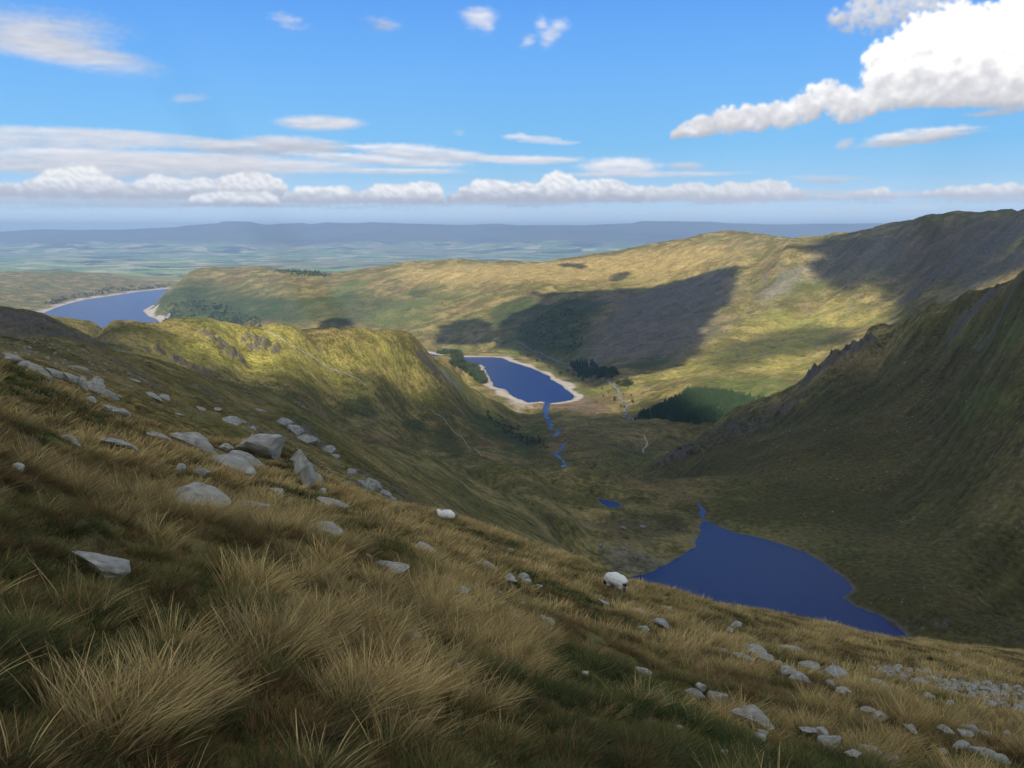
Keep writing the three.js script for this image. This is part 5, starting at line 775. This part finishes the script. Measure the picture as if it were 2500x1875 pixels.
{
  const r = rng(404), M = new THREE.Matrix4(), q = new THREE.Quaternion(), q2 = new THREE.Quaternion(), UPV = new THREE.Vector3(0, 1, 0), lists = new Map(), c = new THREE.Color();
  const cellR = new Map(); for (const [x, z, s] of ROCKS) { if (-z > 140) continue; for (let i = floor((x - s) / 4); i <= floor((x + s) / 4); i++) for (let j = floor((z - s) / 4); j <= floor((z + s) / 4); j++) { const k = i + ',' + j; if (!cellR.has(k)) cellR.set(k, []); cellR.get(k).push([x, z, s]); } }
  const clear = (x, z) => { const l = cellR.get(floor(x / 4) + ',' + floor(z / 4)); return !l || l.every(([a, b, s]) => (x - a) * (x - a) + (z - b) * (z - b) > s * s * .8); };
  const N = 180000; let made = 0;
  for (let t = 0; t < N; t++) {
    const D = lerp(1.6, 125, pow(r(), 1.25)), u = -.72 + 1.44 * r(), x = u * (D + 1.2), z = -D; if (!clear(x, z)) continue;
    const n1 = fbm(x / 3.6 + 11, z / 3.6, 3), n2 = fbm(x / 11 + 5, z / 11, 3), n3 = fbm(x / 2.2, z / 2.2 + 40, 2), pick = r();
    const lush = .5 * sst(14, 8, D + 5 * fbm(x / 3, z / 3, 3)), dry = sst(-.22, -.4, u) * sst(20, 26, D), td = D < 60 ? tussock(x, D) : .2, mid = D < 60 ? sst(.55, .12, td) : .6, wS = max(.02, (.42 + 2.8 * n1 + 1.2 * n3 - 2.0 * lush - .5 * dry) * (.25 + 1.2 * mid)), wO = .34, wG = max(.02, (.28 - 1.9 * n1 - .9 * n2 + 2.6 * lush) * (1.5 - mid)), wR = max(.02, (.30 + 2.6 * n2 - .6 * n1 + 1.0 * dry) * (1.25 - .5 * mid)), sum = wS + wO + wG + wR, pp = pick * sum;
    const ki = pp < wS ? 0 : pp < wS + wO ? 1 : pp < wS + wO + wG ? 2 : 3, K = KINDS[ki], far = D > 20, set = far ? K.far : K.near, gi = floor(r() * set.length), key = ki * 100 + (far ? 50 : 0) + gi;
    if (!lists.has(key)) lists.set(key, { geo: set[gi], m: [], c: [] });
    const s = (.75 + .6 * r()) * (far ? lerp(1.15, 1.5, sst(20, 110, D)) : .95) * (ki === 0 ? 1.1 + .5 * n1 + .35 * n3 : 1) * lerp(.62, 1.3, mid), n = fall(x, z).lerp(UPV, .55).normalize();
    q.setFromUnitVectors(UPV, n); q2.setFromAxisAngle(UPV, (r() - .5) * 1.5 + .25); M.compose(new THREE.Vector3(x, land(x, z), z), q.multiply(q2), new THREE.Vector3(s, s * (.85 + .3 * r()), s));
    const v = (.6 + .62 * r()) * (1 + .5 * n3), L = lists.get(key); L.m.push(M.clone()); L.c.push([v * (1 + .12 * (r() - .5)), v, v * (1 + .15 * (r() - .5))]); made++;
  }
  for (let t = 0; t < 90000; t++) {                                    // coarser tussocks over the ground beyond the brow
    const D = 105 * pow(620 / 105, pow(r(), .6)), u = -.62 + 1.24 * r(), x = u * D, z = -D; if (LAKES[0] && D > 380 && lakeDist(LAKES[0], x, z, 9) < 7) continue;
    const n1 = fbm(x / 40 + 11, z / 40, 4, .6), n2 = fbm(x / 90 + 5, z / 90, 3), ki = n1 + .5 * (r() - .5) > .08 ? 0 : n2 > .15 ? 3 : r() < .6 ? 1 : 2, set = KINDS[ki].far, gi = floor(r() * set.length), key = ki * 100 + 50 + gi;
    if (!lists.has(key)) lists.set(key, { geo: set[gi], m: [], c: [] });
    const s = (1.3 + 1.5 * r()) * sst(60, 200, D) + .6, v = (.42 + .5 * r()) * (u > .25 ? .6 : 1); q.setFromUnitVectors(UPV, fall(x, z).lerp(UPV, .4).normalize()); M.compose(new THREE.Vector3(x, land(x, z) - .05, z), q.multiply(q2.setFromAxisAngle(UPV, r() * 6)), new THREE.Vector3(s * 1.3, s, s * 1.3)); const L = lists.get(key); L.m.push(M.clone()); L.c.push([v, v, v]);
  }
  const root = new THREE.Group(); root.name = 'tussock_grass'; root.userData = { kind: 'stuff', label: 'straw and green tussock grass covering the near slope', category: 'grass' };
  for (const L of lists.values()) { const m = new THREE.InstancedMesh(L.geo, grassMat, L.m.length); L.m.forEach((e, i) => { m.setMatrixAt(i, e); m.setColorAt(i, c.setRGB(...L.c[i])); }); m.name = 'blades'; m.userData.kind = 'stuff'; m.castShadow = m.receiveShadow = true; root.add(m); }
  scene.add(root);
  console.log('grass', made, Date.now() % 1e6);
}

renderer.render(scene, camera);
